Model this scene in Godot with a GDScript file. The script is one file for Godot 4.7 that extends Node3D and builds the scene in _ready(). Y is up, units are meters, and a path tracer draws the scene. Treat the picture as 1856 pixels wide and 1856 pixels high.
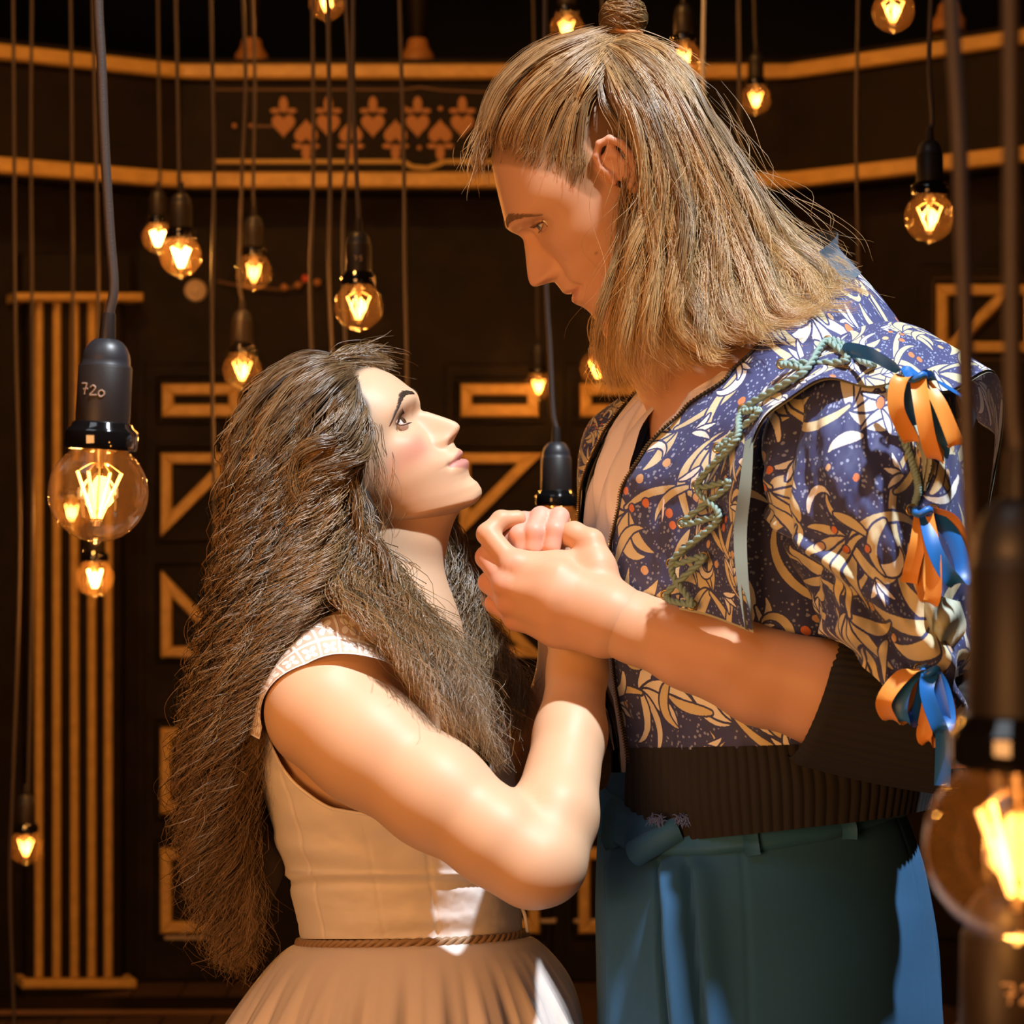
extends Node3D
# A couple on a stage hung with filament bulbs. Units are metres, y is up, the camera looks along -z.
const F := 3600.0        # focal length in pixels of the 1856 x 1856 frame
const EYE_Y := 1.42      # height of the camera above the stage floor
const PEOPLE := 2.0      # distance of the couple from the camera

var rng := RandomNumberGenerator.new()
var mats := {}
var used_names := {}

func _ready():
	rng.seed = 7
	# --- camera ---
	var cam := Camera3D.new()
	cam.name = "camera"
	add_child(cam)
	cam.position = Vector3(0, EYE_Y, 0)
	cam.near = 0.05
	cam.far = 60.0
	var lens := CameraAttributesPhysical.new()
	lens.frustum_focal_length = 12.0 * F / 928.0
	lens.frustum_focus_distance = 1.92
	lens.exposure_aperture = 5.6
	lens.frustum_near = 0.05
	lens.frustum_far = 60.0
	cam.attributes = lens
	cam.fov = rad_to_deg(2.0 * atan(928.0 / F))
	cam.current = true
	# --- environment: a dark theatre, no sky ---
	var env := Environment.new()
	env.background_mode = Environment.BG_COLOR
	env.background_color = Color(0, 0, 0)
	env.tonemap_mode = Environment.TONE_MAPPER_LINEAR
	env.tonemap_exposure = 1.0
	env.sdfgi_enabled = true
	env.ssao_enabled = true
	env.ssil_enabled = true
	var we := WorldEnvironment.new()
	we.name = "environment"
	we.environment = env
	add_child(we)
	# --- lights outside the frame: spots up in the rig, soft washes added as fill ---
	stage_spot("key_light", Vector3(1.35, 5.45, -0.35), Vector3(0.15, 1.35, -1.95), lin(0.88, 0.94, 1.0), 44.0, 0.09, 12.0)
	fill_wash("warm_fill_light", Vector3(-1.5, 1.35, 1.1), Vector3(0.05, 1.35, -2.0), lin(1.0, 0.43, 0.135), 7.2, 1.3)  # added unseen panel, warm fill for faces and skin turned from the key
	fill_wash("cool_fill_light", Vector3(-1.5, 4.6, 0.3), Vector3(0.0, 1.4, -2.0), lin(0.85, 0.93, 1.0), 1.4, 1.6)  # added unseen panel, cool ambient fill that lifts the shaded cloth
	stage_spot("back_wall_light", Vector3(-1.2, 4.6, -2.6), Vector3(0.0, 1.2, -6.0), Color(1.0, 0.68, 0.32), 8.5, 0.2, 34.0)
	make_materials()
	build_setting()
	build_pendants()
	build_people()

func stage_spot(called: String, at: Vector3, to: Vector3, color: Color, energy: float, size: float, angle: float):
	var l := SpotLight3D.new()
	l.name = called
	add_child(l)
	l.look_at_from_position(at, to, Vector3.UP)
	l.light_color = color
	l.light_energy = energy
	l.light_size = size
	l.spot_angle = angle
	l.spot_angle_attenuation = 0.3
	l.spot_range = 20.0
	l.spot_attenuation = 2.0
	l.shadow_enabled = true

func fill_wash(called: String, at: Vector3, to: Vector3, color: Color, energy: float, size: float):
	var l := AreaLight3D.new()
	l.name = called
	add_child(l)
	l.look_at_from_position(at, to, Vector3.UP)
	l.light_color = color
	l.light_energy = energy
	l.area_size = Vector2(size, size)
	l.area_normalize_energy = true
	l.shadow_enabled = true

# ---------------------------------------------------------------- helpers
func P(px: float, py: float, d: float) -> Vector3:
	return Vector3((px - 928.0) * d / F, EYE_Y - (py - 928.0) * d / F, -d)

func W(px: float, py: float, z: float) -> Vector3:
	# a point z metres in front of the plane the couple stands in
	return P(px, py, PEOPLE - z)

func V(a) -> Vector3:
	return W(a[0], a[1], a[2])

func numbered(called: String) -> String:
	var n: int = used_names.get(called, 0)
	used_names[called] = n + 1
	return called if n == 0 else "%s_%03d" % [called, n]

func thing(called: String, label: String, category: String, at := Vector3.ZERO, group := "", kind := "") -> Node3D:
	var o := Node3D.new()
	o.name = numbered(called)
	add_child(o, true)
	o.position = at
	tag(o, label, category, group, kind)
	return o

func tag(o: Node, label: String, category := "", group := "", kind := ""):
	if label != "":
		o.set_meta("label", label)
	if category != "":
		o.set_meta("category", category)
	if group != "":
		o.set_meta("group", group)
	if kind != "":
		o.set_meta("kind", kind)

func mat(color: Color, rough := 0.7, metal := 0.0, spec := 0.5) -> StandardMaterial3D:
	var m := StandardMaterial3D.new()
	m.albedo_color = color
	m.roughness = rough
	m.metallic = metal
	m.metallic_specular = spec
	return m

func lin(r: float, g: float, b: float) -> Color:
	return Color(r, g, b).linear_to_srgb()

class MB:
	# collects triangles of one mesh
	var v := PackedVector3Array()
	var n := PackedVector3Array()
	var c := PackedColorArray()
	var uv := PackedVector2Array()
	var idx := PackedInt32Array()
	var colored := false
	var mapped := false

	func tri(a: int, b: int, d: int):
		# winding follows the stored normals (front faces run clockwise)
		var g := (v[d] - v[a]).cross(v[b] - v[a])
		idx.append(a)
		if g.dot(n[a] + n[b] + n[d]) >= 0.0:
			idx.append(b)
			idx.append(d)
		else:
			idx.append(d)
			idx.append(b)

	func quad(a: int, b: int, d: int, e: int):
		tri(a, b, d)
		tri(a, d, e)

	func quad_ids(a: int, b: int, d: int, e: int):
		if a < 0 or b < 0 or d < 0 or e < 0:
			return
		tri(a, b, d)
		tri(a, d, e)

	func put(p: Vector3, nn: Vector3, col := Color.WHITE, t := Vector2.ZERO) -> int:
		v.append(p)
		n.append(nn)
		c.append(col)
		uv.append(t)
		return v.size() - 1

	func grid(pts: PackedVector3Array, rows: int, cols: int, closed: bool, cols_color = null, uvs = null, flip := 0):
		# rows x cols points; closed joins the last column to the first; normals from differences
		var base := v.size()
		var nn := PackedVector3Array()
		nn.resize(rows * cols)
		var mid := Vector3.ZERO
		for p in pts:
			mid += p
		mid /= float(pts.size())
		var vote := 0.0
		for i in rows:
			var i0: int = maxi(i - 1, 0)
			var i1: int = mini(i + 1, rows - 1)
			for j in cols:
				var j0: int = (j - 1 + cols) % cols if closed else maxi(j - 1, 0)
				var j1: int = (j + 1) % cols if closed else mini(j + 1, cols - 1)
				var a := pts[i1 * cols + j] - pts[i0 * cols + j]
				var b := pts[i * cols + j1] - pts[i * cols + j0]
				var m := a.cross(b)
				if m.length_squared() < 1e-20:
					var k0: int = 1 if i == 0 else (rows - 2 if i == rows - 1 else i)
					b = pts[k0 * cols + j1] - pts[k0 * cols + j0]
					m = a.cross(b)
				m = m.normalized()
				nn[i * cols + j] = m
				vote += m.dot(pts[i * cols + j] - mid)
		var s := -1.0 if vote < 0.0 else 1.0
		if flip != 0:
			s = float(flip)
		for k in pts.size():
			v.append(pts[k])
			n.append(nn[k] * s)
			c.append(cols_color[k] if cols_color != null else Color.WHITE)
			uv.append(uvs[k] if uvs != null else Vector2.ZERO)
		colored = colored or cols_color != null
		mapped = mapped or uvs != null
		var last: int = cols if closed else cols - 1
		for i in rows - 1:
			for j in last:
				var a := base + i * cols + j
				var b := base + i * cols + (j + 1) % cols
				quad(a, b, b + cols, a + cols)

	func tube(path: PackedVector3Array, radii: PackedFloat32Array, sides := 8, col = null, caps := true):
		var rows := path.size()
		var pts := PackedVector3Array()
		var ref := Vector3(0.123, 0.94, 0.31).normalized()
		var t0 := (path[1] - path[0]).normalized()
		var x := t0.cross(ref if absf(t0.dot(ref)) < 0.95 else Vector3.RIGHT).normalized()
		for i in rows:
			var t := (path[mini(i + 1, rows - 1)] - path[maxi(i - 1, 0)]).normalized()
			x = (x - t * x.dot(t)).normalized()
			var y := t.cross(x)
			for j in sides:
				var a := TAU * j / sides
				pts.append(path[i] + (x * cos(a) + y * sin(a)) * radii[i])
		var base := v.size()
		for i in rows:
			for j in sides:
				var p := pts[i * sides + j]
				put(p, (p - path[i]).normalized(), col if col != null else Color.WHITE, Vector2(float(j) / sides, float(i) / rows))
		colored = colored or col != null
		for i in rows - 1:
			for j in sides:
				var a := base + i * sides + j
				var b := base + i * sides + (j + 1) % sides
				quad(a, b, b + sides, a + sides)
		if caps:
			for e in [0, rows - 1]:
				var t := (path[1] - path[0]).normalized() * -1.0 if e == 0 else (path[rows - 1] - path[rows - 2]).normalized()
				var m := put(path[e], t, col if col != null else Color.WHITE)
				var ring := []
				for j in sides:
					ring.append(put(pts[e * sides + j], t, col if col != null else Color.WHITE))
				for j in sides:
					tri(m, ring[j], ring[(j + 1) % sides])

	func lathe(profile: Array, sides: int, at := Vector3.ZERO):
		# profile: [radius, y] from top to bottom, turned round the y axis; sharp bends where a point repeats
		for k in profile.size() - 1:
			var a: Array = profile[k]
			var b: Array = profile[k + 1]
			if a == b:
				continue
			var na := _slope(profile, k, k)
			var nb := _slope(profile, k, k + 1)
			var base := v.size()
			for j in sides + 1:
				var t := TAU * j / sides
				var dir := Vector3(cos(t), 0, sin(t))
				put(at + dir * a[0] + Vector3(0, a[1], 0), (dir * na.x + Vector3(0, na.y, 0)).normalized())
				put(at + dir * b[0] + Vector3(0, b[1], 0), (dir * nb.x + Vector3(0, nb.y, 0)).normalized())
			for j in sides:
				var q := base + j * 2
				quad(q, q + 1, q + 3, q + 2)

	func _slope(profile: Array, seg: int, at: int) -> Vector2:
		var a: Array = profile[seg]
		var b: Array = profile[seg + 1]
		var d := Vector2(b[0] - a[0], b[1] - a[1]).normalized()
		var other := seg - 1 if at == seg else seg + 1
		if other >= 0 and other < profile.size() - 1:
			var e := Vector2(profile[other + 1][0] - profile[other][0], profile[other + 1][1] - profile[other][1])
			if e.length() > 1e-9:
				e = e.normalized()
				if d.dot(e) > 0.6:
					d = (d + e).normalized()
		return Vector2(-d.y, d.x)

	func prism(poly: PackedVector2Array, frame: Transform3D, depth: float, bevel := 0.0):
		# polygon (counter-clockwise in x, y of the frame) raised by depth along z, edges bevelled
		var m := poly.size()
		var mid := Vector2.ZERO
		for p in poly:
			mid += p / float(m)
		var inner := PackedVector2Array()
		for i in m:
			var p := poly[i]
			var e0 := (p - poly[(i - 1 + m) % m]).normalized()
			var e1 := (poly[(i + 1) % m] - p).normalized()
			var n0 := Vector2(-e0.y, e0.x)
			var n1 := Vector2(-e1.y, e1.x)
			inner.append(p + (n0 + n1) / maxf(0.3, 1.0 + n0.dot(n1)) * bevel)
		var nz := frame.basis.z.normalized()
		var top := []
		for i in m:
			top.append(put(frame * Vector3(inner[i].x, inner[i].y, depth), nz))
		for t in Geometry2D.triangulate_polygon(inner).size() / 3:
			var ti := Geometry2D.triangulate_polygon(inner)
			tri(top[ti[t * 3]], top[ti[t * 3 + 1]], top[ti[t * 3 + 2]])
		for i in m:
			var j := (i + 1) % m
			var e := (poly[j] - poly[i]).normalized()
			var out := (frame.basis * Vector3(e.y, -e.x, 0)).normalized()
			var up := (out + nz).normalized() if bevel > 0.0 else out
			var a := put(frame * Vector3(inner[i].x, inner[i].y, depth), up)
			var b := put(frame * Vector3(inner[j].x, inner[j].y, depth), up)
			var c2 := put(frame * Vector3(poly[j].x, poly[j].y, depth - bevel), up)
			var d2 := put(frame * Vector3(poly[i].x, poly[i].y, depth - bevel), up)
			if bevel > 0.0:
				quad(a, b, c2, d2)
			var e1 := put(frame * Vector3(poly[i].x, poly[i].y, depth - bevel), out)
			var e2 := put(frame * Vector3(poly[j].x, poly[j].y, depth - bevel), out)
			var e3 := put(frame * Vector3(poly[j].x, poly[j].y, 0), out)
			var e4 := put(frame * Vector3(poly[i].x, poly[i].y, 0), out)
			quad(e1, e2, e3, e4)

	func box(a: Vector3, b: Vector3, bevel := 0.0):
		var f := Transform3D(Basis.IDENTITY, Vector3(0, 0, a.z))
		prism(PackedVector2Array([Vector2(a.x, a.y), Vector2(b.x, a.y), Vector2(b.x, b.y), Vector2(a.x, b.y)]), f, b.z - a.z, bevel)
		var k := put(Vector3(a.x, a.y, a.z), Vector3.FORWARD)
		put(Vector3(b.x, a.y, a.z), Vector3.FORWARD)
		put(Vector3(b.x, b.y, a.z), Vector3.FORWARD)
		put(Vector3(a.x, b.y, a.z), Vector3.FORWARD)
		quad(k, k + 1, k + 2, k + 3)

	func mesh(m: Material = null) -> ArrayMesh:
		var out := ArrayMesh.new()
		add_to(out, m)
		return out

	func add_to(out: ArrayMesh, m: Material):
		if idx.is_empty():
			return
		var a := []
		a.resize(Mesh.ARRAY_MAX)
		a[Mesh.ARRAY_VERTEX] = v
		a[Mesh.ARRAY_NORMAL] = n
		if colored:
			a[Mesh.ARRAY_COLOR] = c
		if mapped:
			a[Mesh.ARRAY_TEX_UV] = uv
		a[Mesh.ARRAY_INDEX] = idx
		out.add_surface_from_arrays(Mesh.PRIMITIVE_TRIANGLES, a)
		out.surface_set_material(out.get_surface_count() - 1, m)

func place(mesh: Mesh, called: String, parent: Node, at := Vector3.ZERO, label := "") -> MeshInstance3D:
	var o := MeshInstance3D.new()
	o.name = called
	o.mesh = mesh
	o.position = at
	parent.add_child(o, true)
	if label != "":
		o.set_meta("label", label)
	return o

func build(b: MB, called: String, m: Material, parent: Node, label := "") -> MeshInstance3D:
	return place(b.mesh(m), called, parent, Vector3.ZERO, label)

func cr(a, b, c, d, t: float):
	# Catmull-Rom between b and c
	var t2 := t * t
	var t3 := t2 * t
	return (b * 2.0 + (c - a) * t + (a * 2.0 - b * 5.0 + c * 4.0 - d) * t2 + (b * 3.0 - a - c * 3.0 + d) * t3) * 0.5

func spline(pts: Array, t: float):
	# t from 0 to 1 over a list of numbers or vectors
	var n := pts.size() - 1
	var x := clampf(t, 0.0, 1.0) * n
	var i := mini(int(x), n - 1)
	var b = pts[i]
	var c = pts[i + 1]
	var a = pts[i - 1] if i > 0 else b * 2.0 - c
	var d = pts[i + 2] if i + 2 <= n else c * 2.0 - b
	return cr(a, b, c, d, x - i)

func table(t: Array, x: float) -> float:
	# smooth interpolation in a sorted list of [x, y]
	var n := t.size()
	if x <= t[0][0]:
		return t[0][1]
	if x >= t[n - 1][0]:
		return t[n - 1][1]
	var i := 0
	while t[i + 1][0] < x:
		i += 1
	var h: float = t[i + 1][0] - t[i][0]
	var u: float = (x - t[i][0]) / h
	var s: float = (t[i + 1][1] - t[i][1]) / h
	var m0: float = s
	var m1: float = s
	if i > 0:
		var sp: float = (t[i][1] - t[i - 1][1]) / (t[i][0] - t[i - 1][0])
		m0 = 0.0 if sp * s <= 0.0 else 2.0 * sp * s / (sp + s)
	if i + 2 < n:
		var sn: float = (t[i + 2][1] - t[i + 1][1]) / (t[i + 2][0] - t[i + 1][0])
		m1 = 0.0 if sn * s <= 0.0 else 2.0 * sn * s / (sn + s)
	var u2 := u * u
	var u3 := u2 * u
	return (2.0 * u3 - 3.0 * u2 + 1.0) * t[i][1] + (u3 - 2.0 * u2 + u) * h * m0 + (3.0 * u2 - 2.0 * u3) * t[i + 1][1] + (u3 - u2) * h * m1

func smooth_path(pts: Array, n: int) -> PackedVector3Array:
	var out := PackedVector3Array()
	for i in n:
		out.append(spline(pts, float(i) / (n - 1)))
	return out

func same(r: float, n: int) -> PackedFloat32Array:
	var out := PackedFloat32Array()
	out.resize(n)
	out.fill(r)
	return out

# ---------------------------------------------------------------- materials
func noise_tex(size: int, freq: float, seed_: int, ramp: Array, seamless := true, kind := FastNoiseLite.TYPE_SIMPLEX_SMOOTH, octaves := 4) -> NoiseTexture2D:
	var t := NoiseTexture2D.new()
	t.width = size
	t.height = size
	t.seamless = seamless
	var fn := FastNoiseLite.new()
	fn.noise_type = kind
	fn.seed = seed_
	fn.frequency = freq
	fn.fractal_octaves = octaves
	t.noise = fn
	if ramp.size():
		var g := Gradient.new()
		g.offsets = PackedFloat32Array(ramp.map(func(r): return r[0]))
		g.colors = PackedColorArray(ramp.map(func(r): return r[1]))
		t.color_ramp = g
	return t

func bumpy(m: StandardMaterial3D, tex: Texture2D, cm: float, scale: float):
	m.heightmap_enabled = true
	m.heightmap_texture = tex
	m.heightmap_scale = cm
	m.uv1_triplanar = true
	m.uv1_scale = Vector3.ONE * scale

func make_materials():
	var grain := noise_tex(512, 0.02, 3, [])
	var dark := mat(lin(0.020, 0.0095, 0.0055), 0.62)
	dark.albedo_color = Color.WHITE
	dark.albedo_texture = noise_tex(512, 0.012, 5, [[0.0, lin(0.0045, 0.0026, 0.0018)], [0.6, lin(0.0085, 0.0046, 0.003)], [1.0, lin(0.014, 0.0078, 0.0048)]])
	dark.uv1_triplanar = true
	dark.uv1_scale = Vector3.ONE * 1.2
	dark.metallic_specular = 0.25
	mats.wall = dark
	mats.recess = mat(lin(0.006, 0.004, 0.0035), 0.8)
	var gold := mat(Color.WHITE, 0.5)
	gold.albedo_texture = noise_tex(512, 0.02, 9, [[0.0, lin(0.36, 0.20, 0.05)], [0.5, lin(0.44, 0.26, 0.07)], [1.0, lin(0.52, 0.32, 0.09)]])
	gold.uv1_triplanar = true
	gold.uv1_scale = Vector3.ONE * 2.0
	mats.gold = gold
	mats.paint = mat(lin(0.30, 0.125, 0.032), 0.6)
	mats.yellow = mat(lin(0.36, 0.22, 0.045), 0.6)
	mats.brown_line = mat(lin(0.10, 0.042, 0.013), 0.6)
	mats.pale_line = mat(lin(0.40, 0.30, 0.22), 0.5)
	var floor_m := mat(lin(0.05, 0.026, 0.014), 0.55)
	bumpy(floor_m, grain, 0.05, 2.0)
	mats.floor = floor_m
	mats.void = mat(lin(0.004, 0.0035, 0.004), 0.9)
	# pendants
	mats.cable = mat(lin(0.05, 0.034, 0.028), 0.55)
	bumpy(mats.cable, noise_tex(256, 0.05, 31, []), 0.02, 40.0)
	mats.cable_pale = mat(lin(0.5, 0.48, 0.46), 0.5)
	mats.holder = mat(lin(0.018, 0.012, 0.010), 0.48, 0.0, 0.4)
	bumpy(mats.holder, grain, 0.004, 18.0)
	mats.cap = mat(lin(0.022, 0.020, 0.024), 0.42)
	mats.ring = mat(lin(0.006, 0.005, 0.005), 0.08)
	mats.ring.clearcoat_enabled = true
	mats.ring.clearcoat = 1.0
	mats.ring.clearcoat_roughness = 0.05
	var glass := mat(Color(1.0, 0.80, 0.55, 0.008), 0.02)
	glass.transparency = BaseMaterial3D.TRANSPARENCY_ALPHA
	glass.metallic_specular = 0.6
	mats.glass = glass
	var fil := mat(Color(1.0, 0.75, 0.4), 0.5)
	fil.emission_enabled = true
	fil.emission = lin(1.0, 0.44, 0.09)
	fil.emission_energy_multiplier = 6.5
	mats.filament = fil
	var hot := fil.duplicate()
	hot.emission = lin(1.0, 0.52, 0.14)
	hot.emission_energy_multiplier = 26.0
	mats.filament_hot = hot
	mats.wire = mat(lin(0.35, 0.25, 0.15), 0.3, 0.8)
	mats.marker = mat(lin(0.42, 0.30, 0.22), 0.6)
	mats.red_dot = mat(lin(0.5, 0.06, 0.02), 0.5)

# ---------------------------------------------------------------- the setting
var facets := []   # [pixel x, distance] corners of the many-sided wall, from left to right

func wall_d(px: float, set_back := 0.0) -> float:
	# distance of the wall at a pixel column: the wall is a chain of flat facets
	for i in facets.size() - 1:
		if px <= facets[i + 1][0] or i == facets.size() - 2:
			var a := P(facets[i][0], 928, facets[i][1])
			var b := P(facets[i + 1][0], 928, facets[i + 1][1])
			# along the view ray through px: x = k * d
			var k := (px - 928.0) / F
			var dx := b.x - a.x
			var dz := -(b.z - a.z)
			# a.x + s dx = k (d_a + s dz)
			var s := (k * -a.z - a.x) / (dx - k * dz)
			return -a.z + s * dz + set_back
	return 6.0

func on_wall(px: float, py: float, out := 0.0) -> Vector3:
	return P(px, py, wall_d(px) - out)

func bar(b: MB, x0: float, y0: float, x1: float, y1: float, base: float, height: float, bevel := 0.006):
	# an upright rectangular piece on the wall between two pixel corners, base..base+height proud of it
	var p := PackedVector3Array([on_wall(x0, y1), on_wall(x1, y1), on_wall(x1, y0), on_wall(x0, y0)])
	slab(b, p, base, height, bevel)

func slab(b: MB, p: PackedVector3Array, base: float, height: float, bevel := 0.006):
	# a flat piece with corners p (on the wall), raised from it
	var x := (p[1] - p[0]).normalized()
	var m := p.size()
	var nz := Vector3.ZERO
	for i in m:
		nz += (p[i] - p[0]).cross(p[(i + 1) % m] - p[0])
	nz = nz.normalized()
	if nz.z < 0.0:
		nz = -nz
	var y := nz.cross(x).normalized()
	var f := Transform3D(Basis(x, y, nz), p[0] + nz * base)
	var poly := PackedVector2Array()
	for q in p:
		var l := q - p[0]
		poly.append(Vector2(l.dot(x), l.dot(y)))
	var area := 0.0
	for i in m:
		area += poly[i].cross(poly[(i + 1) % m])
	if area < 0.0:
		poly.reverse()
	b.prism(poly, f, height, bevel)

func moulding(parent: Node, pts: Array, base := 0.012, height := 0.022, m: Material = null, called := "moulding"):
	# one piece of moulding: its corners in pixels on the wall
	var b := MB.new()
	var p := PackedVector3Array()
	for q in pts:
		p.append(on_wall(q[0], q[1]))
	slab(b, p, base, height, 0.005)
	build(b, called, m if m else mats.gold, parent)

func frame_rect(parent: Node, x0: float, y0: float, x1: float, y1: float, w: float, wb := -1.0):
	# four mitred pieces round a rectangular panel
	if wb < 0.0:
		wb = w
	moulding(parent, [[x0, y0], [x1, y0], [x1 - w, y0 + w], [x0 + w, y0 + w]])
	moulding(parent, [[x0, y1], [x0 + w, y1 - wb], [x1 - w, y1 - wb], [x1, y1]])
	moulding(parent, [[x0, y0], [x0 + w, y0 + w], [x0 + w, y1 - wb], [x0, y1]])
	moulding(parent, [[x1, y0], [x1, y1], [x1 - w, y1 - wb], [x1 - w, y0 + w]])
	outline(parent, x0 - 14, y0 - 16, x1 + 14, y1 + 16)

func outline(parent: Node, x0: float, y0: float, x1: float, y1: float):
	# the narrow outer bead round a panel
	var w := 7.0
	for q in [[x0, y0, x1, y0 + w], [x0, y1 - w, x1, y1], [x0, y0 + w, x0 + w, y1 - w], [x1 - w, y0 + w, x1, y1 - w]]:
		var b := MB.new()
		bar(b, q[0], q[1], q[2], q[3], 0.0, 0.014, 0.003)
		build(b, "bead", mats.brown_line, parent)

func frame_triangle(parent: Node, x0: float, y0: float, x1: float, y1: float, w: float, corner: int):
	# a right-angled panel; corner 0: square corner top left, 1: bottom left, 2: top right, 3: bottom right
	var p := []
	match corner:
		0: p = [[x0, y0], [x1, y0], [x0, y1]]
		1: p = [[x0, y1], [x0, y0], [x1, y1]]
		2: p = [[x1, y0], [x1, y1], [x0, y0]]
		3: p = [[x1, y1], [x0, y1], [x1, y0]]
	var poly := PackedVector2Array()
	for q in p:
		poly.append(Vector2(q[0], q[1]))
	# inset by w with a line-line intersection at each corner
	var c := (poly[0] + poly[1] + poly[2]) / 3.0
	var inner := []
	for i in 3:
		var a := poly[(i + 2) % 3]
		var b := poly[i]
		var d := poly[(i + 1) % 3]
		var n0 := (b - a).orthogonal().normalized()
		if n0.dot(c - b) < 0.0:
			n0 = -n0
		var n1 := (d - b).orthogonal().normalized()
		if n1.dot(c - b) < 0.0:
			n1 = -n1
		var hit = Geometry2D.line_intersects_line(a + n0 * w, b - a, b + n1 * w, d - b)
		inner.append(hit)
	for i in 3:
		var j := (i + 1) % 3
		moulding(parent, [[poly[i].x, poly[i].y], [poly[j].x, poly[j].y], [inner[j].x, inner[j].y], [inner[i].x, inner[i].y]])
	outline(parent, x0 - 13, y0 - 14, x1 + 13, y1 + 14)

func build_setting():
	facets = [[-1500, 4.2], [-260, 5.62], [252, 6.0], [1445, 6.0], [1990, 5.45], [3200, 4.2]]
	# floor, back walls and a dark ceiling close the room
	var fb := MB.new()
	var plank_w := 0.14
	var fl := Node3D.new()
	fl.name = "floor"
	add_child(fl)
	tag(fl, "dark wooden stage floor", "floor", "", "structure")
	for k in range(-24, 24):
		if absf(k * plank_w) > 2.3:
			continue
		var pb := MB.new()
		pb.box(Vector3(k * plank_w + 0.003, -0.06, -7.0), Vector3((k + 1) * plank_w - 0.003, 0.0, 2.8), 0.003)
		build(pb, "plank", mats.floor, fl)
	var fb2 := MB.new()
	fb2.box(Vector3(-4.5, -0.14, -8.2), Vector3(4.5, -0.06, 3.4))
	build(fb2, "subfloor", mats.void, fl)
	var ce := MB.new()
	ce.box(Vector3(-4.5, 6.2, -8.2), Vector3(4.5, 6.3, 3.4))
	var ceil_o := build(ce, "ceiling", mats.void, self)
	tag(ceil_o, "black void above the gallery", "ceiling", "", "structure")
	for s in [["wall_left", Vector3(-4.6, -0.14, -8.2), Vector3(-4.5, 6.3, 3.4), "black wall left of the stage"], ["wall_right", Vector3(4.5, -0.14, -8.2), Vector3(4.6, 6.3, 3.4), "black wall right of the stage"], ["wall_front", Vector3(-4.6, -0.14, 3.4), Vector3(4.6, 6.3, 3.5), "black wall of the auditorium behind the camera"], ["wall_gallery", Vector3(-4.6, -0.14, -8.3), Vector3(4.6, 6.3, -8.2), "black wall at the back of the gallery"]]:
		var wb := MB.new()
		wb.box(s[1], s[2])
		var wo := build(wb, s[0], mats.void, self)
		tag(wo, s[3], "wall", "", "structure")
	# the many-sided panelled wall under the gallery
	var wall := Node3D.new()
	wall.name = "wall_back"
	add_child(wall)
	tag(wall, "dark brown panelled wall with gold mouldings under the gallery", "wall", "", "structure")
	for i in facets.size() - 1:
		var a := P(facets[i][0], 928, facets[i][1])
		var c := P(facets[i + 1][0], 928, facets[i + 1][1])
		var b := MB.new()
		var top := 2.42
		var poly := PackedVector3Array([Vector3(a.x, 0, a.z), Vector3(c.x, 0, c.z), Vector3(c.x, top, c.z), Vector3(a.x, top, a.z)])
		slab(b, poly, -0.08, 0.08, 0.0)
		build(b, "wall_panel", mats.wall, wall)
	# door leaves: tall boards carrying the gold panels
	for q in [[262, 660, 470, 1775], [806, 660, 1000, 1775], [1022, 660, 1225, 1775], [1668, 480, 1900, 1700]]:
		var b := MB.new()
		bar(b, q[0], q[1], q[2], q[3], 0.0, 0.014, 0.004)
		build(b, "door_board", mats.wall, wall)
	# gold panels: the same five on each board
	for x in [[297, 437], [836, 976], [1052, 1192]]:
		frame_rect(wall, x[0], 697, x[1], 756, 20, 22)
		frame_triangle(wall, x[0] - 2, 822, x[1] + 8, 972, 19, 0)
		frame_triangle(wall, x[0] - 2, 1034, x[1] + 8, 1190, 19, 1)
		frame_rect(wall, x[0] - 3, 1318, x[1] + 2, 1472, 20)
		frame_rect(wall, x[0] - 3, 1535, x[1] + 2, 1688, 20)
	frame_rect(wall, 1705, 517, 1880, 640, 20)
	moulding(wall, [[1708, 640], [1832, 520], [1846, 534], [1722, 654]], 0.012, 0.03)
	for q in [[870, 1181, 1010, 1190], [935, 1664, 1008, 1671], [1040, 1664, 1090, 1671], [300, 1694, 440, 1701]]:
		var b := MB.new()
		bar(b, q[0], q[1], q[2], q[3], 0.0, 0.02, 0.003)
		build(b, "sill", mats.pale_line, wall)
	# step along the foot of the wall
	var st := MB.new()
	bar(st, -200, 1806, 1445, 1890, 0.0, 0.16, 0.006)
	build(st, "step", mats.wall, wall)
	var stn := MB.new()
	bar(stn, -200, 1806, 1445, 1815, 0.155, 0.012, 0.003)
	build(stn, "nosing", mats.brown_line, wall)
	# fluted pilaster
	var pil := Node3D.new()
	pil.name = "trim_1"
	add_child(pil)
	tag(pil, "dark fluted pilaster with gold strips, capital and base", "pilaster", "", "structure")
	var sh := MB.new()
	bar(sh, 40, 545, 214, 1772, 0.0, 0.05, 0.006)
	build(sh, "shaft", mats.wall, pil)
	for k in 5:
		var b := MB.new()
		var x: float = [62, 94, 126, 157, 187][k]
		bar(b, x - 7, 550, x + 7, 1766, 0.05, 0.016, 0.006)
		build(b, "flute", mats.gold, pil)
	var cp := MB.new()
	bar(cp, 12, 536, 243, 551, 0.0, 0.10, 0.006)
	build(cp, "capital", mats.gold, pil)
	var cb := MB.new()
	bar(cb, 28, 462, 228, 536, 0.0, 0.07, 0.006)
	build(cb, "abacus", mats.wall, pil)
	var bs := MB.new()
	bar(bs, 28, 1766, 233, 1781, 0.0, 0.09, 0.005)
	build(bs, "base_moulding", mats.gold, pil)
	var pl := MB.new()
	bar(pl, 30, 1781, 230, 1840, 0.0, 0.085, 0.005)
	build(pl, "plinth", mats.wall, pil)
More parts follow.
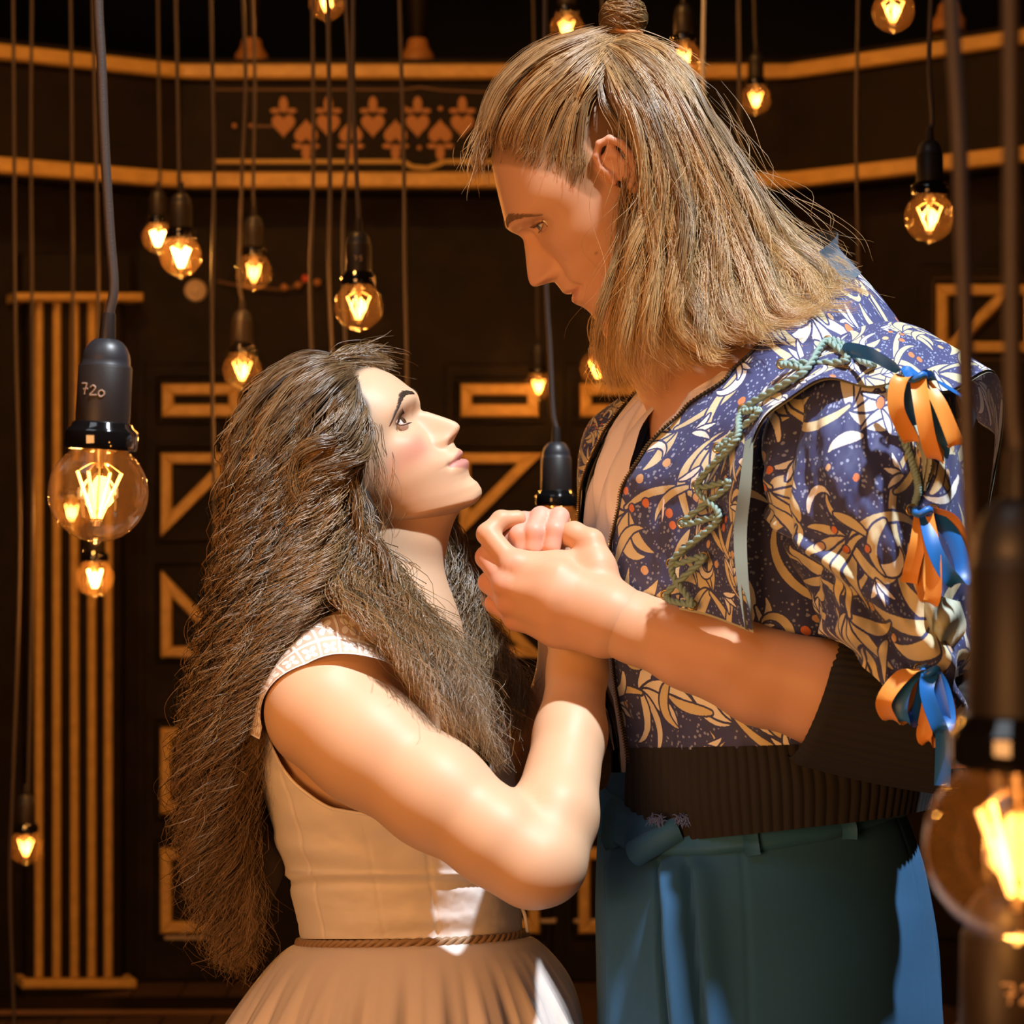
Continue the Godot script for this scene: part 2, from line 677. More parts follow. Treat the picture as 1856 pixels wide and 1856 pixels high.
	# gallery front: dark board between two gold rails, painted frieze
	var gal := Node3D.new()
	gal.name = "trim_2"
	add_child(gal)
	tag(gal, "gallery front with two gold rails and a painted frieze of hearts", "gallery", "", "structure")
	facets[1][1] = 5.56
	facets[2][0] = 325
	for i in facets.size() - 1:
		var x0: float = facets[i][0]
		var x1: float = facets[i + 1][0]
		for q in [[104.0, 345.0, 0.0, 0.12, mats.wall, "parapet", 0.0], [116.0, 142.0, 0.12, 0.03, mats.gold, "rail", 0.006], [312.0, 340.0, 0.12, 0.03, mats.gold, "rail", 0.006]]:
			# heights are those of the flat middle facet, carried round the corners
			var yt: float = EYE_Y - (q[0] - 928.0) * 5.86 / F
			var yb: float = EYE_Y - (q[1] - 928.0) * 5.86 / F
			var a := P(x0, 928, facets[i][1])
			var c := P(x1, 928, facets[i + 1][1])
			var b := MB.new()
			slab(b, PackedVector3Array([Vector3(a.x, yb, a.z), Vector3(c.x, yb, c.z), Vector3(c.x, yt, c.z), Vector3(a.x, yt, a.z)]), q[2], q[3], q[6])
			build(b, q[5], q[4], gal)
	# gallery floor slab behind the parapet
	# painted frieze on the middle facet and on the right one
	for k in 5:
		heart(gal, 514 + k * 81.0, 226, 1.0)
	for k in 4:
		heart(gal, 555 + k * 81.0, 240, -1.0)
	heart(gal, 1812, 165, 1.0)
	for q in [[735, 197], [798, 197], [760, 268], [455, 228], [425, 228], [1720, 168], [1757, 162]]:
		dot(gal, q[0], q[1], 4.0)
	painted_line(gal, [[388, 293], [720, 293], [733, 294], [748, 303], [775, 305], [792, 299], [806, 293], [900, 293]], 8.0, mats.yellow)
	painted_line(gal, [[1690, 240], [1905, 208]], 8.0, mats.yellow)
	painted_line(gal, [[455, 229], [495, 229]], 4.0, mats.brown_line)
	painted_line(gal, [[390, 163], [732, 163], [760, 158], [800, 164], [900, 168]], 3.0, mats.brown_line)
	# turned posts that stand on the gallery rail
	for x in [456.0, 757.0, 1720.0]:
		var y_top: float = 92 if x < 1500 else 30
		var t := thing("gallery_post", "dark post on a gold foot above the gallery rail, %s" % ("over the painted hearts" if x == 757.0 else ("over the frieze's left end" if x == 456.0 else "beside the thick hanging cable")), "post", P(x, y_top + 12, wall_d(x)))
		var b := MB.new()
		b.lathe([[0.0, 0.055], [0.026, 0.055], [0.03, 0.05], [0.034, 0.03], [0.044, 0.012], [0.05, 0.006], [0.05, -0.025], [0.0, -0.025]], 20)
		build(b, "foot", mats.paint, t)
		var s := MB.new()
		s.lathe([[0.0, 1.2], [0.028, 1.2], [0.028, 0.4], [0.034, 0.25], [0.03, 0.12], [0.022, 0.055], [0.0, 0.055]], 20)
		build(s, "shaft", mats.wall, t)
	# pale rosette on the wall below the gallery
	var ro := thing("wall_rosette", "small round cream rosette on the dark wall beneath two glowing bulbs", "rosette", on_wall(355, 527))
	var rb := MB.new()
	rb.lathe([[0.0, 0.02], [0.012, 0.018], [0.016, 0.008], [0.022, 0.012], [0.03, 0.014], [0.034, 0.006], [0.034, 0.0], [0.0, 0.0]], 24)
	var ri := build(rb, "petals", mats.pale_line, ro)
	ri.rotation.x = PI / 2
	# fairy-light wire sagging on the wall
	var fw := thing("wall_garland", "thin sagging wire with tiny red and amber beads on the dark wall", "garland", Vector3.ZERO)
	var wp := smooth_path([on_wall(395, 510, 0.02), on_wall(440, 518, 0.02), on_wall(515, 524, 0.02), on_wall(560, 508, 0.02)], 16)
	var wbm := MB.new()
	wbm.tube(wp, same(0.004, 16), 6)
	build(wbm, "wire", mats.brown_line, fw)
	for q in [[515, 521, 0], [540, 517, 0], [553, 505, 1], [575, 512, 0]]:
		var sm := SphereMesh.new()
		sm.radius = 0.011
		sm.height = 0.022
		sm.radial_segments = 12
		sm.rings = 6
		sm.material = mats.red_dot if q[2] == 1 else mats.paint
		place(sm, "bead", fw, on_wall(q[0], q[1], 0.022))

func heart(parent: Node, px: float, py: float, up: float):
	# a painted heart with a bud and two curls, point down (up = 1) or up (up = -1)
	var poly := []
	for k in 28:
		var t := TAU * k / 28.0
		var x := 16.0 * pow(sin(t), 3)
		var y := 13.0 * cos(t) - 5.0 * cos(2 * t) - 2.0 * cos(3 * t) - cos(4 * t)
		poly.append([px + x * 1.32, py - up * y * 1.45])
	flat(parent, poly, mats.paint)
	flat(parent, oval(px, py - up * 36, 8, 15), mats.paint)
	for s in [-1.0, 1.0]:
		flat(parent, oval(px + s * 15, py - up * 25, 9, 4.5), mats.paint)

func oval(x: float, y: float, a: float, b: float) -> Array:
	var out := []
	for k in 14:
		out.append([x + a * cos(TAU * k / 14.0), y + b * sin(TAU * k / 14.0)])
	return out

func dot(parent: Node, px: float, py: float, r: float):
	flat(parent, oval(px, py, r, r), mats.paint)

func flat(parent: Node, pts: Array, m: Material):
	var b := MB.new()
	var p := PackedVector3Array()
	for q in pts:
		p.append(P(q[0], q[1], wall_d(q[0]) - 0.12))
	slab(b, p, 0.0, 0.004, 0.0)
	build(b, "painted_motif", m, parent)

func painted_line(parent: Node, pts: Array, w: float, m: Material):
	var b := MB.new()
	for k in pts.size() - 1:
		var a := Vector2(pts[k][0], pts[k][1])
		var c := Vector2(pts[k + 1][0], pts[k + 1][1])
		var n := (c - a).orthogonal().normalized() * w * 0.5
		var p := PackedVector3Array()
		for q in [a + n, c + n, c - n, a - n]:
			p.append(P(q.x, q.y, wall_d(q.x) - 0.12))
		slab(b, p, 0.0, 0.004, 0.0)
	build(b, "painted_line", m, parent)

# ---------------------------------------------------------------- pendant bulbs
const BULB := 0.080   # diameter of every bulb
var pendant_meshes := {}

func make_pendant_meshes():
	# origin: centre of the glass globe
	var r := BULB / 2.0
	var g := MB.new()
	var prof := []
	for k in 33:
		var a := PI * 0.19 + (PI - PI * 0.19) * k / 32.0
		prof.append([r * sin(a), r * cos(a)])
	prof[32] = [0.0, -r]
	prof.push_front([r * 0.56, r * 0.90])
	prof.push_front([r * 0.545, r * 1.0])
	g.lathe(prof, 48)
	pendant_meshes.glass = g.mesh(mats.glass)
	var pip := MB.new()
	pip.lathe([[0.0, -r + 0.004], [0.0035, -r + 0.003], [0.005, -r + 0.0005], [0.003, -r - 0.002], [0.0, -r - 0.003]], 16)
	pendant_meshes.pip = pip.mesh(mats.glass)
	# black collar between globe and holder
	var c := MB.new()
	c.lathe([[0.0, 0.062], [0.022, 0.062], [0.024, 0.0605], [0.0245, 0.058], [0.0285, 0.055], [0.0292, 0.053], [0.0292, 0.042], [0.028, 0.0395], [0.0, 0.0395]], 40)
	pendant_meshes.collar = c.mesh(mats.ring)
	var h := MB.new()
	h.lathe([[0.0, 0.107], [0.0205, 0.107], [0.0212, 0.1062], [0.0218, 0.066], [0.0215, 0.0605], [0.019, 0.0600], [0.0, 0.060]], 40)
	pendant_meshes.holder = h.mesh(mats.holder)
	var d := MB.new()
	var dome := [[0.0, 0.1290]]
	for k in 9:
		var a := PI / 2 * k / 8.0
		dome.append([0.006 + 0.0135 * sin(a), 0.1085 + 0.0205 * cos(a)])
	dome.append([0.0205, 0.1075])
	dome.append([0.0205, 0.1065])
	dome.append([0.0, 0.1065])
	d.lathe(dome, 40)
	pendant_meshes.cap = d.mesh(mats.cap)
	var s := MB.new()
	s.lathe([[0.0, 0.150], [0.0052, 0.150], [0.0056, 0.148], [0.0066, 0.131], [0.0066, 0.1275], [0.0, 0.1275]], 20)
	pendant_meshes.sleeve = s.mesh(mats.holder)
	# stem and supports inside the globe
	var st := MB.new()
	st.tube(PackedVector3Array([Vector3(0, 0.042, 0), Vector3(0, 0.028, 0), Vector3(0, 0.020, 0)]), PackedFloat32Array([0.006, 0.005, 0.003]), 12)
	st.tube(PackedVector3Array([Vector3(0, 0.022, 0), Vector3(0, -0.024, 0)]), PackedFloat32Array([0.0008, 0.0008]), 6)
	st.tube(PackedVector3Array([Vector3(0, -0.0225, 0), Vector3(0, -0.027, 0)]), PackedFloat32Array([0.003, 0.003]), 10)
	for k in 4:
		var a := TAU * k / 4.0 + 0.35
		var top := Vector3(cos(a) * 0.0195, 0.0165, sin(a) * 0.0195)
		st.tube(smooth_path([Vector3(0, 0.024, 0), Vector3(cos(a) * 0.008, 0.0235, sin(a) * 0.008), top], 8), same(0.0006, 8), 5)
	pendant_meshes.stem = st.mesh(mats.wire)
	for hot in [false, true]:
		var f := MB.new()
		var a := 0.0
		var fr := 0.0024 if hot else 0.0013
		f.tube(PackedVector3Array([Vector3(0.0195, 0.0165, 0), Vector3(0.0036, -0.0205, 0)]), PackedFloat32Array([fr, fr]), 10)
		pendant_meshes["filament_hot" if hot else "filament"] = f.mesh(mats.filament_hot if hot else mats.filament)

func pendant(label: String, px: float, py: float, diam: float, cable_px: Array, turn := 0.35, hot := false, power := 0.06, pale := false, tilt := 0.0, stretch := 1.0) -> Node3D:
	# cable_px: [x, y] pixels of the cable from the sleeve up to above the frame, at the bulb's distance
	var d := BULB * F / diam
	var t := thing("pendant_bulb", label, "light bulb", P(px, py, d), "filament bulbs hanging over the stage")
	var glass := place(pendant_meshes.glass, "glass_globe", t)
	place(pendant_meshes.pip, "tip", glass)
	var low := Vector3(0, -0.005, 0)
	place(pendant_meshes.collar, "collar", t, low)
	var h := place(pendant_meshes.holder, "holder", t, low)
	h.scale.y = stretch
	h.position.y += 0.060 * (1.0 - stretch)
	var more := 0.069 * (stretch - 1.0)
	place(pendant_meshes.cap, "dome_cap", h)
	place(pendant_meshes.sleeve, "cable_sleeve", t, low + Vector3(0, more, 0))
	var st := place(pendant_meshes.stem, "filament_stem", t)
	for k in 4:
		var f := place(pendant_meshes["filament_hot" if hot else "filament"], "filament", st)
		f.rotation.y = -(TAU * k / 4.0 + turn)
	st.rotation.y = 0.35 - turn
	for f in st.get_children():
		f.rotation.y += turn - 0.35
	t.rotation.z = tilt
	# cable, in the bulb's own axes
	var pts := [t.transform.affine_inverse() * (t.transform * Vector3(0, 0.1425 + more, 0))]
	for q in cable_px:
		pts.append(t.transform.affine_inverse() * P(q[0], q[1], d))
	var top: Vector3 = pts[pts.size() - 1]
	for up in [0.1, 0.25, 0.5, 0.8]:
		pts.append(Vector3(top.x, top.y + up, top.z))
	var b := MB.new()
	var n := pts.size() * 9
	b.tube(smooth_path(pts, n), same(0.0040, n), 10)
	build(b, "cable", mats.cable_pale if pale else mats.cable, t)
	var l := OmniLight3D.new()
	l.name = "glow"
	l.light_color = Color(1.0, 0.66, 0.30)
	l.light_energy = power * (2.2 if hot else 1.0)
	l.light_size = 0.015
	l.omni_range = 12.0
	l.omni_attenuation = 2.0
	l.shadow_enabled = true
	l.position = Vector3(0, 0.0, 0)
	t.add_child(l)
	return t

func handwriting(holder_of: Node3D, strokes: Array, x0: float, y0: float, size: float, width := 0.0006):
	# marker strokes on the turned surface of the holder; strokes in letter units
	var b := MB.new()
	for s in strokes:
		var pts := []
		for q in s:
			var a: float = PI / 2 - (x0 + q[0] * size) / 0.0215
			pts.append(Vector3(cos(a) * 0.0219, y0 - 0.005 + q[1] * size, sin(a) * 0.0219))
		b.tube(smooth_path(pts, pts.size() * 5), same(width, pts.size() * 5), 6)
	build(b, "handwritten_number", mats.marker, holder_of)

func build_pendants():
	make_pendant_meshes()
	var seven := [[[0, 1], [0.25, 1.02], [0.6, 1.0]], [[0.6, 1.0], [0.45, 0.5], [0.38, 0.0]], [[0.2, 0.5], [0.7, 0.55]]]
	var two := [[[0.0, 0.75], [0.25, 0.95], [0.5, 0.75], [0.3, 0.4], [0.0, 0.1], [0.25, 0.08], [0.65, 0.1]]]
	var zero := [[[0.3, 0.65], [0.05, 0.5], [0.02, 0.2], [0.25, 0.05], [0.5, 0.25], [0.48, 0.5], [0.25, 0.66]]]
	var three := [[[0.0, 0.85], [0.35, 1.0], [0.5, 0.8], [0.2, 0.55], [0.52, 0.35], [0.4, 0.05], [0.0, 0.1]]]
	var five := [[[0.55, 1.0], [0.1, 1.0], [0.05, 0.6], [0.4, 0.6], [0.5, 0.3], [0.25, 0.0], [0.0, 0.1]]]
	# in the foreground
	var p720 := pendant("large clear filament bulb on a black holder numbered 720, beside the woman's long hair", 178, 893, 180, [[206, 520], [199, 420], [189, 250], [184, 120], [178, -30]], 0.25, false, 0.05, false, -0.06)
	var x := -0.0155
	for g in [[seven, 0.0], [two, 0.0085], [zero, 0.0155]]:
		handwriting(p720, g[0], x + g[1], 0.0825 - g[1] * 0.10, 0.0088)
	var big := pendant("very large out-of-focus bulb with a thick cable, in front of the man's trousers", 1846, 1535, 340, [[1836, 700], [1834, 300], [1832, -60]], 1.2, false, 0.03, false, 0.0, 1.36)
	var p723 := pendant("bulb on a black holder numbered 723, low beside the blue trousers", 1822, 2075, 300, [[1772, 1060], [1758, 900], [1748, 560], [1738, 250], [1722, -40]], 0.2, false, 0.03)
	for g in [[seven, 0.0], [two, 0.009], [three, 0.0165]]:
		handwriting(p723, g[0], -0.007 + g[1], 0.078, 0.0095)
	# in the middle distance and far off
	pendant("overexposed bulb hanging above the round cream rosette", 328, 465, 74, [[325, 340], [322, 160], [318, -20]], 0.9, true)
	pendant("small overexposed bulb half hidden by the brighter bulb before it", 286, 431, 56, [[290, 330], [288, 160], [286, -20]], 0.3, true)
	pendant("bulb between two cables just below the gallery's lower rail", 460, 494, 66, [[459, 330], [462, 150], [458, -20]], 0.7)
	pendant("bulb hanging at the top of the woman's hair, beside the small gold panel", 439, 671, 70, [[434, 500], [438, 330], [445, 150], [440, -20]], 0.15)
	var p75 := pendant("bulb with a number on its holder right above the woman's head", 650, 556, 88, [[647, 330], [640, 160], [640, -20]], 0.15)
	for g in [[seven, 0.0], [five, 0.009]]:
		handwriting(p75, g[0], -0.006 + g[1], 0.078, 0.008)
	pendant("overexposed bulb in front of the pilaster, below the large bulb numbered 720", 172, 1047, 68, [[176, 860], [178, 500], [172, 200], [168, -20]], 0.6, true)
	pendant("bulb mostly hidden behind the large bulb numbered 720", 130, 928, 62, [[132, 790], [132, 500], [130, 200], [128, -20]], 0.6)
	pendant("bulb low in front of the left strip of the pilaster", 47, 1535, 62, [[52, 1390], [60, 900], [56, 300], [58, -20]], 0.2)
	pendant("bulb over the gallery rail, above the painted hearts", 592, 4, 66, [[590, -150], [590, -220]], 0.6)
	pendant("bulb hanging beside the man's bun, over his forehead", 1027, 52, 60, [[1026, -80], [1026, -200]], 0.5)
	pendant("bulb half hidden by wisps at the back of the man's bun", 1239, 107, 64, [[1232, -20], [1228, -160]], 0.9)
	pendant("bulb seen through the ends of the man's hair below his chin", 1084, 668, 66, [[1086, 500], [1090, 200], [1092, -20]], 0.2)
	pendant("small bulb before the gold panel between the two faces", 976, 700, 50, [[974, 560], [972, 300], [966, -20]], 0.5)
	pendant("bulb on a dark holder rising behind the clasped hands", 1008, 962, 104, [[1002, 745], [997, 640], [989, 500], [986, 300], [988, -20]], 0.4)
	pendant("small bulb just right of the man's crown, below the upper gallery rail", 1370, 180, 54, [[1368, 60], [1366, -40]], 0.6)
	pendant("bulb at the top above the gallery, over the man's shoulder", 1619, 20, 76, [[1616, -150], [1616, -260]], 0.3)
	pendant("bulb hanging above the man's shoulder, beside the thick cable", 1685, 394, 90, [[1690, 215], [1684, 120], [1688, -20]], 0.35)
	pendant("tiny bulb beside the thick cable at the gallery rail", 1713, 78, 46, [[1712, -20], [1712, -60]], 0.8)
	pendant("tiny bulb seen between the two thick cables on the right", 1836, 664, 48, [[1836, 520], [1836, 200], [1836, -20]], 0.8)
	# cables whose bulbs hang behind the couple or below the frame
	pendant("wavy cable by the pilaster whose bulb hangs below the frame", 24, 2010, 66, [[26, 1860], [18, 1600], [24, 1400], [36, 1000], [28, 600], [26, 300], [24, -20]], 0.2)
	pendant("cable that drops behind the woman's curls beside the gold panels", 400, 1180, 76, [[392, 1000], [388, 880], [384, 600], [388, 300], [382, -20]], 0.5)
	pendant("left of two cables that drop behind the woman's head", 566, 800, 74, [[566, 660], [562, 500], [568, 300], [566, -20]], 0.5)
	pendant("right of two cables that drop behind the woman's head", 604, 790, 84, [[602, 640], [596, 500], [598, 300], [594, -20]], 0.5)
	pendant("cable close beside the numbered bulb above the woman's head", 626, 820, 78, [[626, 640], [622, 400], [634, 200], [626, -20]], 0.5)
	pendant("single cable that drops behind the woman's forehead", 738, 850, 78, [[738, 680], [734, 480], [732, 300], [724, -20]], 0.5)
	pendant("pale cable that drops behind the man's hair", 1280, 420, 80, [[1278, 260], [1274, 120], [1276, -20]], 0.5, false, 0.06, true)
	pendant("brown cable that drops behind the back of the man's hair", 1344, 520, 76, [[1344, 360], [1340, 160], [1338, -20]], 0.5)
	pendant("thin cable that drops behind the man's shoulder", 1558, 640, 64, [[1556, 460], [1552, 240], [1556, -20]], 0.5)

# ---------------------------------------------------------------- implicit bodies (tapered capsules, smooth union, surface nets)
class Blob:
	var a := PackedVector3Array()
	var ab := PackedVector3Array()
	var il := PackedFloat32Array()
	var ra := PackedFloat32Array()
	var rb := PackedFloat32Array()
	var k := PackedFloat32Array()
	var col := PackedColorArray()

	func bone(p: Vector3, q: Vector3, r0: float, r1: float, blend := 0.012, color := Color.WHITE):
		a.append(p)
		ab.append(q - p)
		il.append(1.0 / maxf((q - p).length_squared(), 1e-12))
		ra.append(r0)
		rb.append(r1)
		k.append(blend)
		col.append(color)

	func chain(pts: Array, radii: Array, blend := 0.012, color := Color.WHITE):
		for i in pts.size() - 1:
			bone(pts[i], pts[i + 1], radii[i], radii[i + 1], blend, color)

	func one(i: int, p: Vector3) -> float:
		var pa := p - a[i]
		var t := clampf(pa.dot(ab[i]) * il[i], 0.0, 1.0)
		return (pa - ab[i] * t).length() - ra[i] - (rb[i] - ra[i]) * t

	func field(p: Vector3, which: PackedInt32Array) -> float:
		var d := 1e9
		for i in which:
			var pa := p - a[i]
			var t := clampf(pa.dot(ab[i]) * il[i], 0.0, 1.0)
			var e := (pa - ab[i] * t).length() - ra[i] - (rb[i] - ra[i]) * t
			var kk := k[i]
			var h := kk - absf(d - e)
			d = minf(d, e)
			if h > 0.0:
				d -= h * h / (kk * 4.0)
		return d

	func tint(p: Vector3, which: PackedInt32Array) -> Color:
		var s := 0.0
		var out := Color(0, 0, 0)
		for i in which:
			var w := exp(-maxf(one(i, p), 0.0) * 400.0) + 1e-6
			out += col[i] * w
			s += w
		out = out / s
		out.a = 1.0
		return out

	func mesh_into(m, cell: float, keep_above := -1e9):
		var lo := Vector3.INF
		var hi := -Vector3.INF
		for i in a.size():
			for e in [[a[i], ra[i]], [a[i] + ab[i], rb[i]]]:
				lo = lo.min(e[0] - Vector3.ONE * e[1])
				hi = hi.max(e[0] + Vector3.ONE * e[1])
		lo -= Vector3.ONE * 0.02
		hi += Vector3.ONE * 0.02
		var nb := 6
		var size := cell * nb
		var count := ((hi - lo) / size).ceil()
		var half := size * 0.8661 + cell * 2.0
		for bx in int(count.x):
			for by in int(count.y):
				for bz in int(count.z):
					var mid := lo + (Vector3(bx, by, bz) + Vector3.ONE * 0.5) * size
					var near := PackedInt32Array()
					var best := 1e9
					var ds := PackedFloat32Array()
					for i in a.size():
						var e := one(i, mid)
						ds.append(e)
						best = minf(best, e)
					if best > half + 0.03 or best < -half - 0.03:
						continue
					for i in a.size():
						if ds[i] < best + 2.0 * half + k[i]:
							near.append(i)
					block(m, lo + Vector3(bx, by, bz) * size, cell, nb, near)

	func block(m, at: Vector3, cell: float, nb: int, which: PackedInt32Array):
		# nodes -1 .. nb, cells -1 .. nb-1; quads belong to edges that start at nodes 0 .. nb-1
		var w := nb + 2
		var val := PackedFloat32Array()
		val.resize(w * w * w)
		var neg := 0
		var q := 0
		for x in w:
			for y in w:
				for z in w:
					var d := field(at + Vector3(x - 1, y - 1, z - 1) * cell, which)
					val[q] = d
					q += 1
					if d < 0.0:
						neg += 1
		if neg == 0 or neg == q:
			return
		var vid := PackedInt32Array()
		var c := nb + 1
		vid.resize(c * c * c)
		vid.fill(-1)
		var ww := w * w
		for x in c:
			for y in c:
				for z in c:
					var o := x * ww + y * w + z
					var v0 := val[o]
					var v1 := val[o + 1]
					var v2 := val[o + w]
					var v3 := val[o + w + 1]
					var v4 := val[o + ww]
					var v5 := val[o + ww + 1]
					var v6 := val[o + ww + w]
					var v7 := val[o + ww + w + 1]
					var s := int(v0 < 0.0) + int(v1 < 0.0) + int(v2 < 0.0) + int(v3 < 0.0) + int(v4 < 0.0) + int(v5 < 0.0) + int(v6 < 0.0) + int(v7 < 0.0)
					if s == 0 or s == 8:
						continue
					var g := Vector3(v4 + v5 + v6 + v7 - v0 - v1 - v2 - v3, v2 + v3 + v6 + v7 - v0 - v1 - v4 - v5, v1 + v3 + v5 + v7 - v0 - v2 - v4 - v6)
					var mean := (v0 + v1 + v2 + v3 + v4 + v5 + v6 + v7) / 8.0
					var gl := g.length() / (4.0 * cell)
					var nrm := g.normalized()
					var p := at + Vector3(x - 0.5, y - 0.5, z - 0.5) * cell
					var step := clampf(mean / maxf(gl, 0.3), -cell * 0.87, cell * 0.87)
					p -= nrm * step
					# one correction step on the true field
					var d := field(p, which)
					p -= nrm * clampf(d, -cell * 0.5, cell * 0.5)
					vid[x * c * c + y * c + z] = m.put(p, nrm, tint(p, which))
		m.colored = true
		for x in range(1, c):
			for y in range(1, c):
				for z in range(1, c):
					var o := x * ww + y * w + z
					var s := val[o] < 0.0
					if s != (val[o + ww] < 0.0):
						m.quad_ids(vid[x * c * c + (y - 1) * c + z - 1], vid[x * c * c + y * c + z - 1], vid[x * c * c + y * c + z], vid[x * c * c + (y - 1) * c + z])
					if s != (val[o + w] < 0.0):
						m.quad_ids(vid[(x - 1) * c * c + y * c + z - 1], vid[x * c * c + y * c + z - 1], vid[x * c * c + y * c + z], vid[(x - 1) * c * c + y * c + z])
					if s != (val[o + 1] < 0.0):
						m.quad_ids(vid[(x - 1) * c * c + (y - 1) * c + z], vid[x * c * c + (y - 1) * c + z], vid[x * c * c + y * c + z], vid[(x - 1) * c * c + y * c + z])

# ---------------------------------------------------------------- heads
class Head:
	# own axes in millimetres: f forward, v down the face from the root of the nose, z to the side that faces the camera
	var origin := Vector2.ZERO    # pixel of the root of the nose
	var fwd := Vector2.RIGHT      # forward in the picture plane, per millimetre in pixels
	var down := Vector2.DOWN
	var scale := 1.8
	var z0 := 0.0
	var yaw := 0.0
	var pivot := -95.0
	var roll := 0.0
	var host

	func to_world(f: float, v: float, z: float) -> Vector3:
		var cf := f - pivot
		var r := Vector2(cf * cos(yaw) - z * sin(yaw), cf * sin(yaw) + z * cos(yaw))
		# the turn must not shorten the profile at the middle line: it is small
		var px := origin + (fwd * (r.x + pivot) + down * v) * scale
		return host.W(px.x, px.y, z0 + r.y * 0.001 * scale / 1.8)

	func local(px: float, py: float) -> Vector2:
		var d := Vector2(px, py) - origin
		return Vector2(d.dot(fwd), d.dot(down)) / scale

func gauss(x: float) -> float:
	return exp(-x * x)

func head_mesh(m: MB, h: Head, o: Dictionary):
	# o.prof: [v, f] profile of the middle line; o.base: [v, f] the face without nose, lips and chin; o.wide: [v, half width];
	# o.back: [v, f]; o.bump: [v, z, rv, rz, amount]; o.spread: [v, half width of the middle feature]; o.skin(f, v, z) -> Color
	var rows: int = o.rows
	var cols: int = o.cols
	var pts := PackedVector3Array()
	var colors := PackedColorArray()
	var v0: float = o.v0
	var v1: float = o.v1
	var smooth := {}
	for key in ["base", "wide", "back", "spread", "tilt", "axis", "power"]:
		var raw := PackedFloat32Array()
		for i in rows + 1:
			raw.append(table(o[key], v0 + (v1 - v0) * i / rows))
		var win: int = 3 if key in ["base", "spread"] else 9
		for turn in 2:
			var soft := PackedFloat32Array()
			for i in rows + 1:
				var k := mini(win, mini(i, rows - i))
				var sum := 0.0
				for e in range(-k, k + 1):
					sum += raw[i + e]
				soft.append(sum / (2 * k + 1))
			raw = soft
		smooth[key] = raw
	for i in rows + 1:
		var t := float(i) / rows
		var v: float = v0 + (v1 - v0) * t
		var below := 0.0
		if i > rows - 8:
			below = float(i - (rows - 8)) / 8.0
		var pf := table(o.prof, v)
		var bf: float = smooth.base[i]
		var wd: float = smooth.wide[i]
		var bk: float = smooth.back[i]
		var sp: float = smooth.spread[i]
		var tilt: float = smooth.tilt[i]
		var fc: float = smooth.axis[i]
		var p: float = smooth.power[i]
		for j in cols:
			# j: 0 front middle .. cols/2 back middle .. cols front again
			var s := float(j) / cols * 2.0
			var side := 1.0 if s <= 1.0 else -1.0
			if s > 1.0:
				s = 2.0 - s
			# more points on the face
			var th := PI * (0.62 * s + 0.38 * s * s * s)
			var cs := cos(th)
			var sn := sin(th)
			var ex := 2.0 / p
			var f: float
			var z: float = wd * pow(absf(sn), ex)
			if cs >= 0.0:
				f = fc + (bf - fc) * pow(cs, ex)
			else:
				f = fc + (bk - fc) * pow(-cs, 2.0 / 2.1)
				z = wd * pow(absf(sn), 2.0 / 2.1)
			var front := clampf(cs * 2.2, 0.0, 1.0)
			front = front * front * (3.0 - 2.0 * front)
			f += (pf - bf) * exp(-pow(z / sp, 2.6)) * front
			# features move the surface outward
			var df := 0.0
			for b in o.bump:
				var dv: float = (v - b[0]) / b[2]
				if absf(dv) > 2.6:
					continue
				var dz: float = (z - b[1]) / b[3]
				if absf(dz) > 2.6:
					continue
				df += b[4] * exp(-dv * dv - dz * dz)
			df *= clampf(cs * 4.0 + 1.0, 0.0, 1.0)
			f += df * maxf(cs, 0.25)
			z += df * sn * 0.6
			if below > 0.0:
				f = lerpf(f, fc, below * below * 0.9)
				z *= 1.0 - below * below * 0.9
			var vv: float = v - tilt * maxf(bf - f, 0.0) + below * 4.0
			pts.append(h.to_world(f, vv, z * side))
			colors.append(o.skin.call(f, v, z, side))
	m.grid(pts, rows + 1, cols, true, colors)

